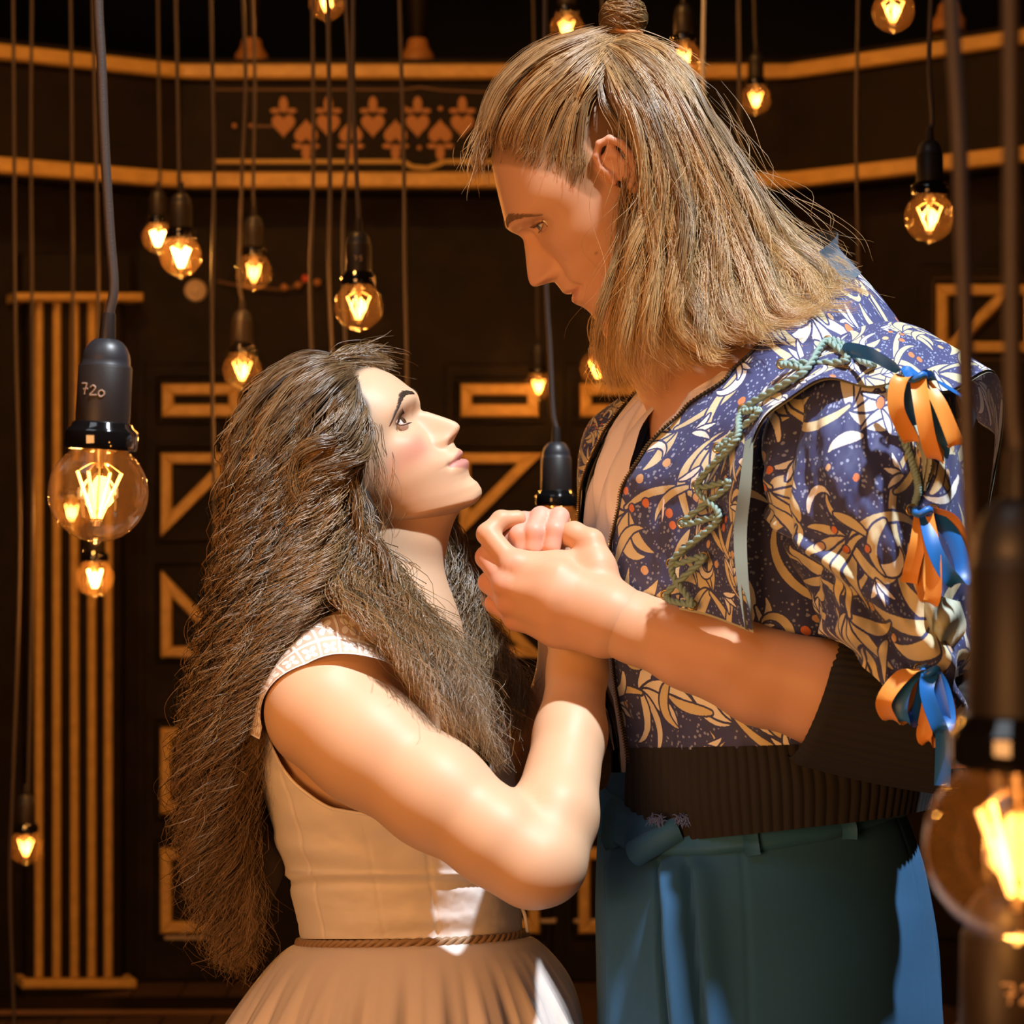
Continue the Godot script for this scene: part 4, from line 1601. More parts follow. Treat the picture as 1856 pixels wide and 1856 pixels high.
	var far := [
		[[745, 900, -0.078], [775, 965, -0.074], [790, 1040, -0.066], [800, 1120, -0.055], [840, 1200, -0.035], [885, 1290, 0.0], [905, 1380, 0.04]],
		[[770, 905, -0.08], [805, 965, -0.076], [822, 1040, -0.07], [838, 1120, -0.06], [880, 1200, -0.04], [925, 1280, -0.01], [925, 1370, 0.03]],
		[[790, 915, -0.08], [832, 975, -0.078], [846, 1050, -0.072], [866, 1120, -0.06], [915, 1195, -0.04], [958, 1270, -0.015], [950, 1350, 0.01]],
	]
	strands(m, far, 3200, {"segs": 24, "r": 0.00052, "thick": 0.009, "wave": 0.005, "freq": 4.5, "clumps": 24, "spread": 0.85, "seed": 15, "dark": dark, "light": light, "tip": tip, "fly": 0.12})
	# lift over the forehead
	var tuft := [
		[[600, 668, -0.02], [630, 640, -0.03], [672, 636, -0.04], [704, 650, -0.05], [712, 672, -0.055]],
		[[588, 672, 0.0], [622, 652, -0.005], [660, 646, -0.02], [692, 655, -0.04], [706, 668, -0.05]],
		[[570, 680, 0.02], [608, 660, 0.02], [640, 654, 0.01], [668, 656, -0.01], [690, 664, -0.04]],
		[[560, 690, 0.04], [600, 668, 0.045], [632, 662, 0.03], [650, 664, 0.01], [668, 668, -0.02]],
	]
	strands(m, tuft, 1000, {"segs": 16, "r": 0.00055, "thick": 0.006, "wave": 0.003, "freq": 1.5, "clumps": 18, "spread": 0.9, "seed": 16, "dark": dark, "light": light, "tip": light, "fly": 0.25})
	# loose curls: fine hairs that stand away all round
	var loose := [
		[[600, 660, 0.0], [500, 690, 0.02], [430, 790, 0.02], [400, 920, 0.02], [368, 1080, 0.02], [345, 1260, 0.02], [342, 1430, 0.02], [360, 1590, 0.02], [400, 1740, 0.01]],
		[[640, 680, 0.05], [560, 740, 0.1], [480, 840, 0.11], [430, 960, 0.11], [400, 1100, 0.11], [370, 1260, 0.1], [360, 1430, 0.08], [380, 1600, 0.06], [430, 1740, 0.03]],
		[[655, 720, 0.065], [600, 830, 0.11], [560, 920, 0.12], [540, 1020, 0.125], [500, 1120, 0.15], [430, 1260, 0.14], [400, 1420, 0.11], [410, 1600, 0.07], [450, 1730, 0.03]],
	]
	for k in loose.size():
		loose[k] = loose[k].map(tuck)
	strands(m, loose, 1500, {"segs": 44, "r": 0.00034, "thick": 0.009, "wave": 0.0075, "freq": 12.0, "clumps": 120, "spread": 2.0, "seed": 17, "dark": dark, "light": light, "tip": tip, "fly": 0.35, "start": 0.5, "drift": 0.008})
	var wisps := [
		[[655, 735, 0.068], [662, 800, 0.078], [676, 860, 0.08], [690, 910, 0.078], [680, 960, 0.075], [690, 990, 0.07]],
		[[655, 760, 0.068], [680, 800, 0.075], [690, 860, 0.076], [688, 930, 0.072], [676, 970, 0.07], [694, 1000, 0.066]],
	]
	strands(m, wisps, 26, {"segs": 24, "r": 0.0003, "thick": 0.008, "wave": 0.004, "freq": 2.0, "clumps": 8, "spread": 1.5, "seed": 18, "dark": dark, "light": light, "tip": light, "fly": 0.3})
	var hm := ArrayMesh.new()
	m.add_to(hm, hair_material(0.36))
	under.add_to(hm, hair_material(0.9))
	moved(hm, "hair", t, inv, "long loose brown curls falling to her waist")

func clear_of(figure: Blob, gap: float) -> Callable:
	# moves points of cloth out of the body to a small distance from the skin
	var all := PackedInt32Array(range(figure.a.size()))
	return func(u, s, p):
		var d := figure.field(p, all)
		if d > gap:
			return Vector3.ZERO
		var e := 0.002
		var g := Vector3(figure.field(p + Vector3(e, 0, 0), all) - d, figure.field(p + Vector3(0, e, 0), all) - d, figure.field(p + Vector3(0, 0, e), all) - d).normalized()
		return g * (gap - d)

func woman_dress(t: Node3D, inv: Transform3D, figure: Blob):
	var cream := mat(Color.WHITE, 0.55)
	cream.albedo_color = lin(0.80, 0.75, 0.72)
	cream.rim_enabled = true
	cream.rim = 0.3
	cream.rim_tint = 0.6
	cream.heightmap_enabled = true
	cream.heightmap_texture = noise_tex(512, 0.25, 41, [], true, FastNoiseLite.TYPE_SIMPLEX_SMOOTH, 2)
	cream.heightmap_scale = 0.02
	cream.uv1_scale = Vector3(6, 6, 6)
	var sec := [  # y, left (back), right (front), half width in z
		[1140.0, 520, 850, 0.11], [1200.0, 482, 880, 0.135], [1300.0, 452, 915, 0.15], [1380.0, 456, 932, 0.152], [1470.0, 484, 935, 0.150], [1540.0, 506, 936, 0.138], [1590.0, 520, 938, 0.128], [1640.0, 532, 944, 0.120], [1702.0, 546, 948, 0.116]]
	var tops := [[0, 1290], [25, 1330], [45, 1420], [65, 1468], [90, 1478], [112, 1468], [130, 1430], [146, 1350], [158, 1270], [170, 1195], [180, 1170]]
	var at := func(y, ang):
		# point of the bodice at pixel height y and angle ang (degrees, 0 front, 90 towards the camera)
		var xl := 0.0
		var xr := 0.0
		var hz := 0.0
		xl = table(sec.map(func(s): return [s[0], s[1]]), y)
		xr = table(sec.map(func(s): return [s[0], s[2]]), y)
		hz = table(sec.map(func(s): return [s[0], s[3]]), y)
		var a := deg_to_rad(ang)
		var x := (xl + xr) / 2.0 + (xr - xl) / 2.0 * signf(cos(a)) * pow(absf(cos(a)), 0.9)
		return Vector3(x, y, hz * signf(sin(a)) * pow(absf(sin(a)), 0.85))
	var dress := Node3D.new()
	dress.name = "dress"
	dress.transform = inv
	t.add_child(dress)
	tag(dress, "cream sleeveless dress with a lace shoulder and braided belt")
	var rows := 60
	var cols := 360
	var pts := PackedVector3Array()
	var uvs := PackedVector2Array()
	var fold := FastNoiseLite.new()
	fold.seed = 4
	fold.frequency = 0.9
	for i in rows + 1:
		for j in cols:
			var ang := 360.0 * j / cols
			var sym := ang if ang <= 180.0 else 360.0 - ang
			var top := table(tops, sym)
			var y := lerpf(top, 1702.0, float(i) / rows)
			var p: Vector3 = at.call(y, ang)
			# pulled folds under the arm and over the seam
			var lift := 0.0
			lift += 0.0028 * gauss((y - 1585.0) / 5.0)
			lift -= 0.0030 * gauss((y - 1600.0) / 9.0)
			var dx := p.x - 480.0
			lift += 0.0035 * sin((y - 1500.0 - dx * 0.22) / 14.0) * gauss((y - 1535.0 - dx * 0.1) / 34.0) * gauss((p.x - 560.0) / 110.0)
			lift += 0.0030 * sin((y - dx * -0.05) / 11.0) * gauss((y - 1680.0) / 22.0) * gauss((p.x - 760.0) / 90.0)
			lift += 0.0016 * fold.get_noise_2d(p.x * 0.012, y * 0.02)
			for seam in [78.0, 102.0, 140.0]:
				lift -= 0.0012 * gauss((ang - seam) / 0.9)
			var a := deg_to_rad(ang)
			pts.append(W(p.x + cos(a) * lift * 1800.0, p.y, p.z + sin(a) * lift))
			uvs.append(Vector2(ang / 360.0 * 3.0, y / 600.0))
	var bod := MB.new()
	bod.grid(pts, rows + 1, cols, true, null, uvs)
	build(bod, "bodice", cream, dress)
	# piping round the armhole
	for s in [1.0, -1.0]:
		var ap := PackedVector3Array()
		for k in 50:
			var ang := lerpf(40.0, 176.0, k / 49.0)
			var p: Vector3 = at.call(table(tops, ang), ang * s)
			ap.append(W(p.x, p.y, p.z))
		var ab := MB.new()
		ab.tube(ap, same(0.0016, 50), 8)
		build(ab, "armhole_piping", cream, dress)
	# lace over the shoulder
	var lace := mat(Color.WHITE, 0.65)
	lace.albedo_texture = lace_texture()
	lace.texture_repeat = true
	lace.heightmap_enabled = true
	lace.heightmap_texture = lace.albedo_texture
	lace.heightmap_scale = 0.12
	for s in [1.0, -1.0]:
		var rails := [
			[[452, 1330, 0.118 * s], [466, 1245, 0.118 * s], [518, 1176, 0.118 * s], [592, 1142, 0.115 * s], [662, 1150, 0.112 * s], [724, 1184, 0.110 * s], [800, 1240, 0.10 * s], [850, 1310, 0.10 * s]],
			[[460, 1335, 0.138 * s], [478, 1252, 0.150 * s], [530, 1192, 0.160 * s], [598, 1160, 0.162 * s], [664, 1166, 0.158 * s], [722, 1196, 0.150 * s], [790, 1250, 0.13 * s], [842, 1320, 0.12 * s]],
			[[470, 1340, 0.150 * s], [492, 1258, 0.172 * s], [544, 1210, 0.186 * s], [602, 1186, 0.190 * s], [668, 1190, 0.186 * s], [722, 1212, 0.178 * s], [780, 1262, 0.15 * s], [832, 1330, 0.14 * s]],
		]
		var lb := MB.new()
		sheet(lb, rails, 17, 80, Vector2(2.0, 13.0), clear_of(figure, 0.0035))
		build(lb, "lace_shoulder", lace, dress, "white openwork lace shoulder")
	# braided belt
	var belt := mat(lin(0.30, 0.19, 0.10), 0.5)
	for strand in 3:
		var bp := PackedVector3Array()
		for k in 301:
			var ang := 360.0 * k / 300.0
			var p: Vector3 = at.call(1702.0, ang)
			var a := deg_to_rad(ang)
			var ph := k * 0.55 + strand * TAU / 3.0
			var sag := 9.0 * sin(a) - 4.0 * cos(a) * 2.0
			bp.append(W(p.x + cos(a) * 5.0 + cos(a) * 3.0 * cos(ph), p.y + sag + 6.0 * sin(ph), p.z + sin(a) * (0.003 + 0.0016 * cos(ph))))
		var bb := MB.new()
		bb.tube(bp, same(0.0026, 301), 6)
		build(bb, "belt_strand", belt, dress, "tan braided cord")
	# little tie hanging at the front of the waist
	var tb := MB.new()
	tb.tube(smooth_path([W(944, 1640, 0.03), W(952, 1662, 0.035), W(956, 1690, 0.035)], 10), same(0.002, 10), 6)
	build(tb, "tie_end", cream, dress)
	# skirt to the floor
	var skirt := cream.duplicate()
	skirt.roughness = 0.38
	skirt.albedo_color = lin(0.76, 0.68, 0.64)
	var sr := 70
	var sc := 260
	pts = PackedVector3Array()
	uvs = PackedVector2Array()
	for i in sr + 1:
		var tt := pow(float(i) / sr, 1.6)
		for j in sc:
			var ang := 360.0 * j / sc
			var a := deg_to_rad(ang)
			var sag := 9.0 * sin(a) - 8.0 * cos(a)
			var p: Vector3 = at.call(1702.0, ang)
			var w0 := W(p.x, p.y + sag, p.z)
			var grow := 0.185 * pow(tt, 0.5) + 0.22 * tt
			var dirx := cos(a)
			var folds := sin(ang * 0.42 + 1.3 * sin(ang * 0.055)) + 0.6 * sin(ang * 0.93 + 2.0) + 0.35 * sin(ang * 1.9 + 0.7)
			grow += 0.0125 * folds * smoothstep(0.0, 0.12, tt) * (0.5 + 1.3 * tt)
			var y := lerpf(w0.y, 0.015, tt)
			var x := w0.x + dirx * grow * 0.97
			# at the front the skirt hangs straight against the man's legs
			if x > 0.05:
				x = 0.05 + 0.03 * (1.0 - exp(-(x - 0.05) / 0.03))
			pts.append(Vector3(x, y, w0.z + sin(a) * grow))
			uvs.append(Vector2(ang / 360.0 * 6.0, tt * 4.0))
	var sk := MB.new()
	sk.grid(pts, sr + 1, sc, true, null, uvs)
	build(sk, "skirt", skirt, dress, "cream flared skirt in soft folds")

func sheet(b: MB, rails: Array, across: int, along: int, uv_scale := Vector2.ONE, lift = null):
	# a smooth patch through rails of [px, py, z]
	var lines := []
	for r in rails:
		var pts := []
		for q in r:
			pts.append(V(q))
		lines.append(smooth_path(pts, along))
	var pts := PackedVector3Array()
	var uvs := PackedVector2Array()
	var along_len := 0.0
	for j in along - 1:
		along_len += lines[lines.size() / 2][j].distance_to(lines[lines.size() / 2][j + 1])
	for i in across:
		var u := float(i) / (across - 1)
		for j in along:
			var col := []
			for l in lines:
				col.append(l[j])
			var p: Vector3 = spline(col, u)
			if lift != null:
				p += lift.call(u, float(j) / (along - 1), p)
			pts.append(p)
			uvs.append(Vector2(u * uv_scale.x, float(j) / (along - 1) * uv_scale.y))
	b.grid(pts, across, along, false, null, uvs)

func lace_texture() -> ImageTexture:
	var im := Image.create(128, 128, false, Image.FORMAT_RGBA8)
	im.fill(Color(0.80, 0.70, 0.62))
	for x in 128:
		for y in 128:
			var u := x / 128.0
			var v := y / 128.0
			var d := Vector2(u - 0.5, v - 0.5)
			var petal := absf(sin(2.0 * d.angle())) * 0.34
			var on := d.length() < petal + 0.08 or absf(u - 0.5) > 0.43 or absf(v - 0.5) > 0.44
			if absf(d.length() - 0.06) < 0.025:
				on = false
			if on:
				im.set_pixel(x, y, Color(0.97, 0.95, 0.92))
	return ImageTexture.create_from_image(im)

# ---------------------------------------------------------------- the man
func man_skin(f: float, v: float, z: float, side: float) -> Color:
	var c := M_SKIN
	c = c.lerp(Color(0.56, 0.25, 0.16), 0.45 * gauss((v - 42.0) / 12.0) * gauss(z / 15.0))
	c = c.lerp(Color(0.58, 0.29, 0.19), 0.35 * gauss((v - 30.0) / 18.0) * gauss((z - 50.0) / 20.0))
	var zz := z / 25.0
	if zz < 1.0:
		var top := 67.5 + 6.0 * zz * zz + 1.0 * gauss(z / 3.0)
		var bot := 86.0 - 11.0 * zz * zz
		var inside := smoothstep(top - 1.2, top + 1.2, v) * (1.0 - smoothstep(bot - 1.4, bot + 1.4, v))
		c = c.lerp(Color(0.48, 0.20, 0.15), 0.7 * inside)
	# shaved temple and sideburn, hair roots above
	var vb := table([[-102, -30], [-96, -8], [-90, 10], [-77, 12], [-70, 0], [-62, -26], [-43, -50], [-30, -66], [-20, -76]], f)
	var hair := 1.0 - smoothstep(vb - 5.0, vb + 4.0, v)
	if f > -20.0:
		hair = 1.0 - smoothstep(-84.0, -74.0, v)
	if f < -104.0:
		hair = 1.0 - smoothstep(30.0, 50.0, v)
	c = c.lerp(Color(0.20, 0.105, 0.045), hair * (lerpf(0.5, 0.94, smoothstep(0.0, -34.0, v - vb)) if f > -104.0 else 0.95))
	# a mole on the cheek
	c = c.lerp(Color(0.2, 0.09, 0.05), 0.8 * gauss((v - 60.0) / 1.6) * gauss((f + 46.0) / 1.6))
	c.a = 1.0
	return c

func make_man():
	var t := thing("person", "long-haired blond man with a bun, in a printed jacket, looking down at the woman", "person", P(1390, 928, PEOPLE) * Vector3(1, 0, 1))
	var inv := t.transform.affine_inverse()
	var skin := MB.new()
	var h := Head.new()
	h.host = self
	h.origin = Vector2(946.6, 432)
	h.down = Vector2(0.6043, 0.7967)
	h.fwd = Vector2(-0.7967, 0.6043)
	h.yaw = deg_to_rad(4.0)
	var o := {
		"rows": 200, "cols": 224, "v0": -124.0, "v1": 128.0, "skin": man_skin,
		"prof": [[-124, -100], [-123, -86], [-119, -70], [-112, -55], [-100, -40], [-88, -28], [-76.8, -20], [-71.7, -17.5], [-53.8, -9], [-36.5, -1.5], [-24, 3.4], [-19, 4.4], [-12.2, 3.6], [0, 0.3], [9.9, 4.6], [17.5, 9.1], [27.8, 15.4], [37, 20.4], [42, 21.6], [45.6, 20.4], [48.9, 14.5], [52, 5.9], [55.1, 1.0], [61, 0.5], [67.4, 0.6], [71, -0.8], [74, -3.2], [75.4, -4.6], [78, -3.2], [81, -2.2], [84.5, -2.6], [92.5, -6.6], [98, -8.2], [103, -8.8], [111, -8.6], [118.3, -9.8], [124.2, -15], [128, -24]],
		"base": [[-124, -100], [-123, -86], [-119, -70], [-112, -55], [-100, -40], [-88, -28], [-76.8, -20], [-71.7, -17.5], [-53.8, -9], [-36.5, -1.5], [-24, 2.2], [-12.2, -1], [0, -6], [10, -9], [27, -9], [42, -8], [52, -7], [62, -5.5], [75, -7], [85, -8], [95, -11], [105, -13], [115, -15], [122, -20], [128, -30]],
		"wide": [[-124, 6], [-123, 24], [-119, 40], [-112, 52], [-100, 64], [-76, 74], [-44, 78], [-10, 78], [12, 76], [33, 73], [55, 69], [76, 65], [95, 61], [112, 55], [128, 48]],
		"back": [[-124, -104], [-123, -126], [-118, -146], [-106, -168], [-86, -184], [-54, -196], [-20, -198], [12, -190], [38, -172], [66, -138], [95, -118], [128, -105]],
		"spread": [[-30, 40], [-12, 18], [0, 10], [10, 9.5], [26, 10.5], [36, 13], [45, 15], [50, 14], [57, 18], [66, 23], [75, 24], [84, 23], [94, 22], [106, 23], [120, 26]],
		"tilt": [[32, 0.0], [55, 0.05], [72, 0.13], [95, 0.26], [112, 0.35], [128, 0.40]],
		"axis": [[-124, -102], [-60, -100], [0, -97], [55, -88], [95, -82], [128, -76]],
		"power": [[-124, 2.0], [-60, 2.2], [-20, 2.4], [10, 2.35], [50, 2.2], [78, 2.0], [100, 1.85], [128, 1.7]],
		"bump": [[-15, 24, 8, 24, 3.6], [0, 35, 9.5, 14, -8.0], [1, 48, 10, 9, -4.5], [1, 13, 9, 6, -3.0], [28, 50, 15, 17, 4.0], [45, 15, 6, 5, 4.6], [44, 22.5, 9, 4, -2.8], [50.5, 8.5, 2.6, 4, -3.2], [60, 36, 13, 11, 1.4], [75.2, 0, 1.8, 22, -1.8], [73, 27, 5, 4, -2.6], [81, 0, 3.6, 15, 0.8], [80, 46, 20, 15, -2.5], [60, 24, 12, 4, -1.0]],
	}
	head_mesh(skin, h, o)
	var gloss := MB.new()
	var lash := MB.new()
	var surf := func(v, z, side, lift):
		return h.to_world(face_f(o, v, z) + lift, v, z * side + side * lift * z / 60.0)
	for side in [1.0, -1.0]:
		eye(skin, gloss, lash, h, {"at": [-28.5, 0.0, 32.0], "look": [0.08, 0.30], "open": [0.14, 0.34], "iris": Color(0.10, 0.16, 0.22), "lash": 5.0, "turn": 0.20, "slant": 0.04, "lid_color": Color(0.50, 0.27, 0.18), "rim_color": Color(0.16, 0.08, 0.05), "skin_color": M_SKIN * 0.97}, side)
	brow(lash, h, [Vector2(-19, 9), Vector2(-22, 20), Vector2(-22, 33), Vector2(-17, 45), Vector2(-10, 53)], [3.2, 3.6, 3.2, 2.2, 1.0], 300, 7.5, surf, 6)
	ear(skin, h, Vector3(-110, 1, 81), 33.0, Color(0.62, 0.32, 0.20), 7)
	# ---- neck, chest, left forearm
	var K := M_SKIN
	var b := Blob.new()
	b.chain([V([1150, 420, 0.0]), V([1235, 540, 0.0]), V([1320, 680, 0.0])], [0.066, 0.066, 0.075], 0.03, K)
	b.bone(V([1120, 560, 0.0]), V([1210, 680, 0.0]), 0.022, 0.03, 0.03, K)
	b.chain([V([1330, 740, 0.0]), V([1345, 900, 0.0])], [0.075, 0.095], 0.04, K)
	b.bone(V([1320, 790, 0.06]), V([1340, 900, 0.06]), 0.07, 0.07, 0.04, K)
	b.mesh_into(skin, 0.006)
	var fb := Blob.new()
	fb.chain([V([1640, 1296, 0.20]), V([1500, 1262, 0.195]), V([1380, 1232, 0.180]), V([1250, 1180, 0.160]), V([1150, 1138, 0.145]), V([1090, 1112, 0.138])], [0.050, 0.0455, 0.0405, 0.0345, 0.0312, 0.031], 0.012, K)
	fb.chain([V([1480, 1225, 0.205]), V([1330, 1182, 0.19]), V([1220, 1140, 0.165])], [0.030, 0.026, 0.022], 0.02, K)
	fb.mesh_into(skin, 0.0036)
	# ---- left hand: wrist, back of the hand, thumb and four fingers
	var hb := Blob.new()
	var kn := Color(0.62, 0.31, 0.21)
	hb.chain([V([1180, 1150, 0.148]), V([1105, 1118, 0.140]), V([1060, 1095, 0.132])], [0.0318, 0.0305, 0.026], 0.012, K)
	hb.chain([V([1105, 1105, 0.140]), V([1010, 1055, 0.132]), V([932, 1026, 0.120])], [0.024, 0.019, 0.0122], 0.012, K)
	hb.chain([V([1100, 1118, 0.142]), V([1005, 1086, 0.138]), V([918, 1060, 0.122])], [0.024, 0.019, 0.0120], 0.012, K)
	hb.chain([V([1095, 1132, 0.138]), V([1005, 1112, 0.132]), V([926, 1094, 0.116])], [0.024, 0.0185, 0.0115], 0.012, K)
	hb.chain([V([1090, 1148, 0.130]), V([1010, 1136, 0.122]), V([938, 1122, 0.106])], [0.022, 0.0175, 0.0105], 0.012, K)
	# knuckles
	for q in [[930, 1024, 0.122], [916, 1058, 0.124], [924, 1092, 0.118], [936, 1120, 0.108]]:
		hb.bone(V(q), V([q[0] - 2, q[1], q[2]]), 0.0118, 0.0116, 0.006, kn)
	# fingers
	hb.chain([V([930, 1024, 0.120]), V([884, 968, 0.102]), V([908, 943, 0.094]), V([938, 940, 0.090])], [0.0112, 0.0104, 0.0092, 0.0082], 0.004, K)
	hb.chain([V([916, 1058, 0.122]), V([882, 1010, 0.098]), V([898, 1000, 0.072]), V([930, 1005, 0.058])], [0.0112, 0.0104, 0.0094, 0.0084], 0.004, kn)
	hb.chain([V([924, 1092, 0.116]), V([886, 1056, 0.094]), V([900, 1040, 0.070]), V([930, 1036, 0.056])], [0.0106, 0.0098, 0.0090, 0.0080], 0.004, kn)
	hb.chain([V([936, 1120, 0.106]), V([896, 1094, 0.086]), V([908, 1078, 0.066]), V([934, 1070, 0.054])], [0.0096, 0.0088, 0.0080, 0.0072], 0.004, kn)
	# thumb: from the side of the wrist up, then along the top towards the fingers
	hb.chain([V([1100, 1092, 0.128]), V([1082, 1030, 0.118]), V([1070, 984, 0.108])], [0.020, 0.0165, 0.0130], 0.012, K)
	hb.chain([V([1070, 984, 0.108]), V([1040, 968, 0.100]), V([1008, 976, 0.082]), V([985, 985, 0.070])], [0.0128, 0.0112, 0.0104, 0.0088], 0.006, K)
	# web between thumb and index finger
	hb.chain([V([1066, 1030, 0.112]), V([1010, 1026, 0.114]), V([950, 1022, 0.114])], [0.0150, 0.0125, 0.0120], 0.012, K)
	hb.mesh_into(skin, 0.0020)
	# fingernails and right hand are hidden; the right arm lies behind
	var rb := Blob.new()
	rb.chain([V([1420, 1280, -0.14]), V([1250, 1200, -0.10]), V([1080, 1100, 0.0]), V([1000, 1040, 0.01])], [0.045, 0.036, 0.030, 0.028], 0.012, K)
	rb.mesh_into(skin, 0.008)
	var body_mesh := ArrayMesh.new()
	skin.add_to(body_mesh, skin_material())
	gloss.add_to(body_mesh, eye_material())
	moved(body_mesh, "body", t, inv, "man's fair skin, face bowed, left hand closed round hers")
	moved(lash.mesh(mat(lin(0.23, 0.13, 0.06), 0.6)), "brows_and_lashes", t, inv, "fair brown brows and lashes")
	# earrings
	for q in [[-106, 17, 82.5, 4.0], [-109, 24, 82.0, 3.4]]:
		var er := MB.new()
		var ring := []
		for k in 17:
			var a := TAU * k / 16.0
			ring.append(h.to_world(q[0] + q[3] * cos(a) * 0.6, q[1] + q[3] * sin(a), q[2] + q[3] * cos(a) * 0.8))
		er.tube(smooth_path(ring, 40), same(0.0009, 40), 8)
		moved(er.mesh(mat(lin(0.10, 0.09, 0.08), 0.3, 0.9)), "earring", t, inv, "small dark metal earring")
	man_hair(t, inv)
	man_clothes(t, inv)

func man_hair(t: Node3D, inv: Transform3D):
	var m := MB.new()
	var dark := Color(0.12, 0.068, 0.030)
	var light := Color(0.54, 0.315, 0.12)
	var tip := Color(0.92, 0.62, 0.25)
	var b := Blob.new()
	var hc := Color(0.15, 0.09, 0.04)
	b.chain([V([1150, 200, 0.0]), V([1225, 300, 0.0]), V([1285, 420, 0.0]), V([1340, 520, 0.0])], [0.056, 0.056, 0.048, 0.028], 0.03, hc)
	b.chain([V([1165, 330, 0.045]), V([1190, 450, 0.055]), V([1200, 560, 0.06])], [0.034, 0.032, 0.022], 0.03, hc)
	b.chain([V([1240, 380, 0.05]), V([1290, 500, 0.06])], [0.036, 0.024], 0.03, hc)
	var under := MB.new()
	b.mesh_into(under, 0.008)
	# swept from the forehead up to the bun
	var swept := [
		[[880, 296, -0.03], [872, 250, -0.03], [900, 165, -0.035], [970, 100, -0.035], [1050, 72, -0.02], [1122, 62, -0.005]],
		[[876, 300, 0.0], [868, 252, 0.005], [900, 160, 0.01], [975, 95, 0.012], [1055, 68, 0.012], [1125, 60, 0.005]],
		[[888, 290, 0.03], [892, 235, 0.04], [930, 165, 0.046], [995, 108, 0.045], [1065, 78, 0.032], [1125, 62, 0.01]],
		[[914, 284, 0.052], [926, 232, 0.061], [965, 170, 0.068], [1015, 125, 0.066], [1070, 92, 0.048], [1128, 66, 0.016]],
		[[950, 305, 0.066], [966, 240, 0.074], [996, 182, 0.079], [1035, 142, 0.075], [1080, 105, 0.055], [1130, 70, 0.02]],
		[[994, 328, 0.073], [1006, 262, 0.080], [1026, 196, 0.083], [1054, 156, 0.078], [1090, 115, 0.058], [1132, 74, 0.022]],
		[[1044, 345, 0.077], [1048, 262, 0.083], [1058, 190, 0.084], [1078, 152, 0.078], [1104, 115, 0.058], [1136, 76, 0.022]],
	]
	strands(m, swept, 5000, {"segs": 16, "r": 0.00044, "thick": 0.0045, "wave": 0.0007, "freq": 1.5, "clumps": 60, "spread": 0.9, "seed": 21, "turn": 0.14, "dark": dark, "light": light, "tip": light, "fly": 0.03, "start": 0.62, "drift": 0.006})
	# short hair of the temple
	var short := []
	for q in [[[900, 300, 0.035], [915, 262, 0.045]], [[925, 300, 0.058], [955, 255, 0.07]], [[955, 318, 0.066], [975, 268, 0.075]], [[990, 328, 0.071], [1000, 270, 0.079]], [[1020, 338, 0.074], [1030, 262, 0.081]], [[1045, 355, 0.076], [1055, 260, 0.082]], [[1062, 352, 0.077], [1070, 262, 0.082]]]:
		short.append([q[0], [(q[0][0] + q[1][0]) / 2.0, (q[0][1] + q[1][1]) / 2.0, (q[0][2] + q[1][2]) / 2.0 + 0.003], q[1]])
	strands(m, short, 350, {"segs": 6, "r": 0.00028, "thick": 0.003, "wave": 0.0005, "freq": 1.0, "clumps": 60, "spread": 1.0, "seed": 22, "dark": dark, "light": light, "tip": light, "fly": 0.05, "start": 0.85, "drift": 0.002})
	# hanging hair
	var hang := [
		[[1086, 118, 0.066], [1120, 185, 0.086], [1158, 248, 0.084], [1172, 320, 0.078], [1150, 420, 0.088], [1126, 520, 0.082], [1116, 610, 0.070], [1112, 680, 0.062], [1128, 722, 0.060]],
		[[1092, 108, 0.064], [1130, 175, 0.089], [1168, 250, 0.092], [1182, 335, 0.092], [1164, 440, 0.102], [1142, 530, 0.098], [1136, 620, 0.088], [1150, 690, 0.082], [1180, 722, 0.082]],
		[[1102, 95, 0.056], [1138, 175, 0.090], [1165, 260, 0.102], [1182, 360, 0.106], [1184, 460, 0.110], [1184, 550, 0.112], [1196, 620, 0.110], [1225, 668, 0.108], [1262, 690, 0.108]],
		[[1112, 90, 0.052], [1160, 172, 0.086], [1198, 265, 0.100], [1222, 370, 0.106], [1232, 465, 0.114], [1240, 545, 0.122], [1262, 605, 0.130], [1300, 640, 0.142], [1340, 640, 0.155]],
		[[1124, 86, 0.046], [1186, 168, 0.078], [1234, 265, 0.095], [1268, 375, 0.104], [1290, 470, 0.116], [1312, 540, 0.132], [1345, 590, 0.150], [1390, 606, 0.162], [1432, 590, 0.165]],
		[[1140, 84, 0.036], [1204, 158, 0.068], [1262, 260, 0.086], [1316, 372, 0.094], [1350, 462, 0.108], [1385, 525, 0.122], [1424, 560, 0.135], [1460, 556, 0.140], [1490, 530, 0.13]],
		[[1158, 84, 0.022], [1222, 148, 0.046], [1280, 248, 0.062], [1338, 352, 0.072], [1398, 440, 0.078], [1452, 500, 0.086], [1492, 532, 0.092], [1524, 540, 0.09], [1548, 535, 0.08]],
		[[1172, 86, 0.004], [1234, 146, 0.012], [1290, 244, 0.022], [1350, 340, 0.032], [1422, 422, 0.040], [1484, 474, 0.046], [1524, 500, 0.05], [1548, 516, 0.05], [1558, 530, 0.05]],
		[[1172, 88, -0.02], [1232, 154, -0.04], [1284, 258, -0.05], [1345, 360, -0.05], [1414, 436, -0.04], [1475, 482, -0.03], [1512, 505, -0.02], [1535, 520, -0.02], [1550, 530, -0.02]],
	]
	strands(m, hang, 14000, {"segs": 24, "r": 0.0004, "thick": 0.0075, "wave": 0.0042, "freq": 2.8, "clumps": 72, "spread": 0.5, "seed": 23, "len": 0.7, "turn": 0.14, "dark": dark, "light": light, "tip": tip, "fly": 0.035, "drift": 0.01})
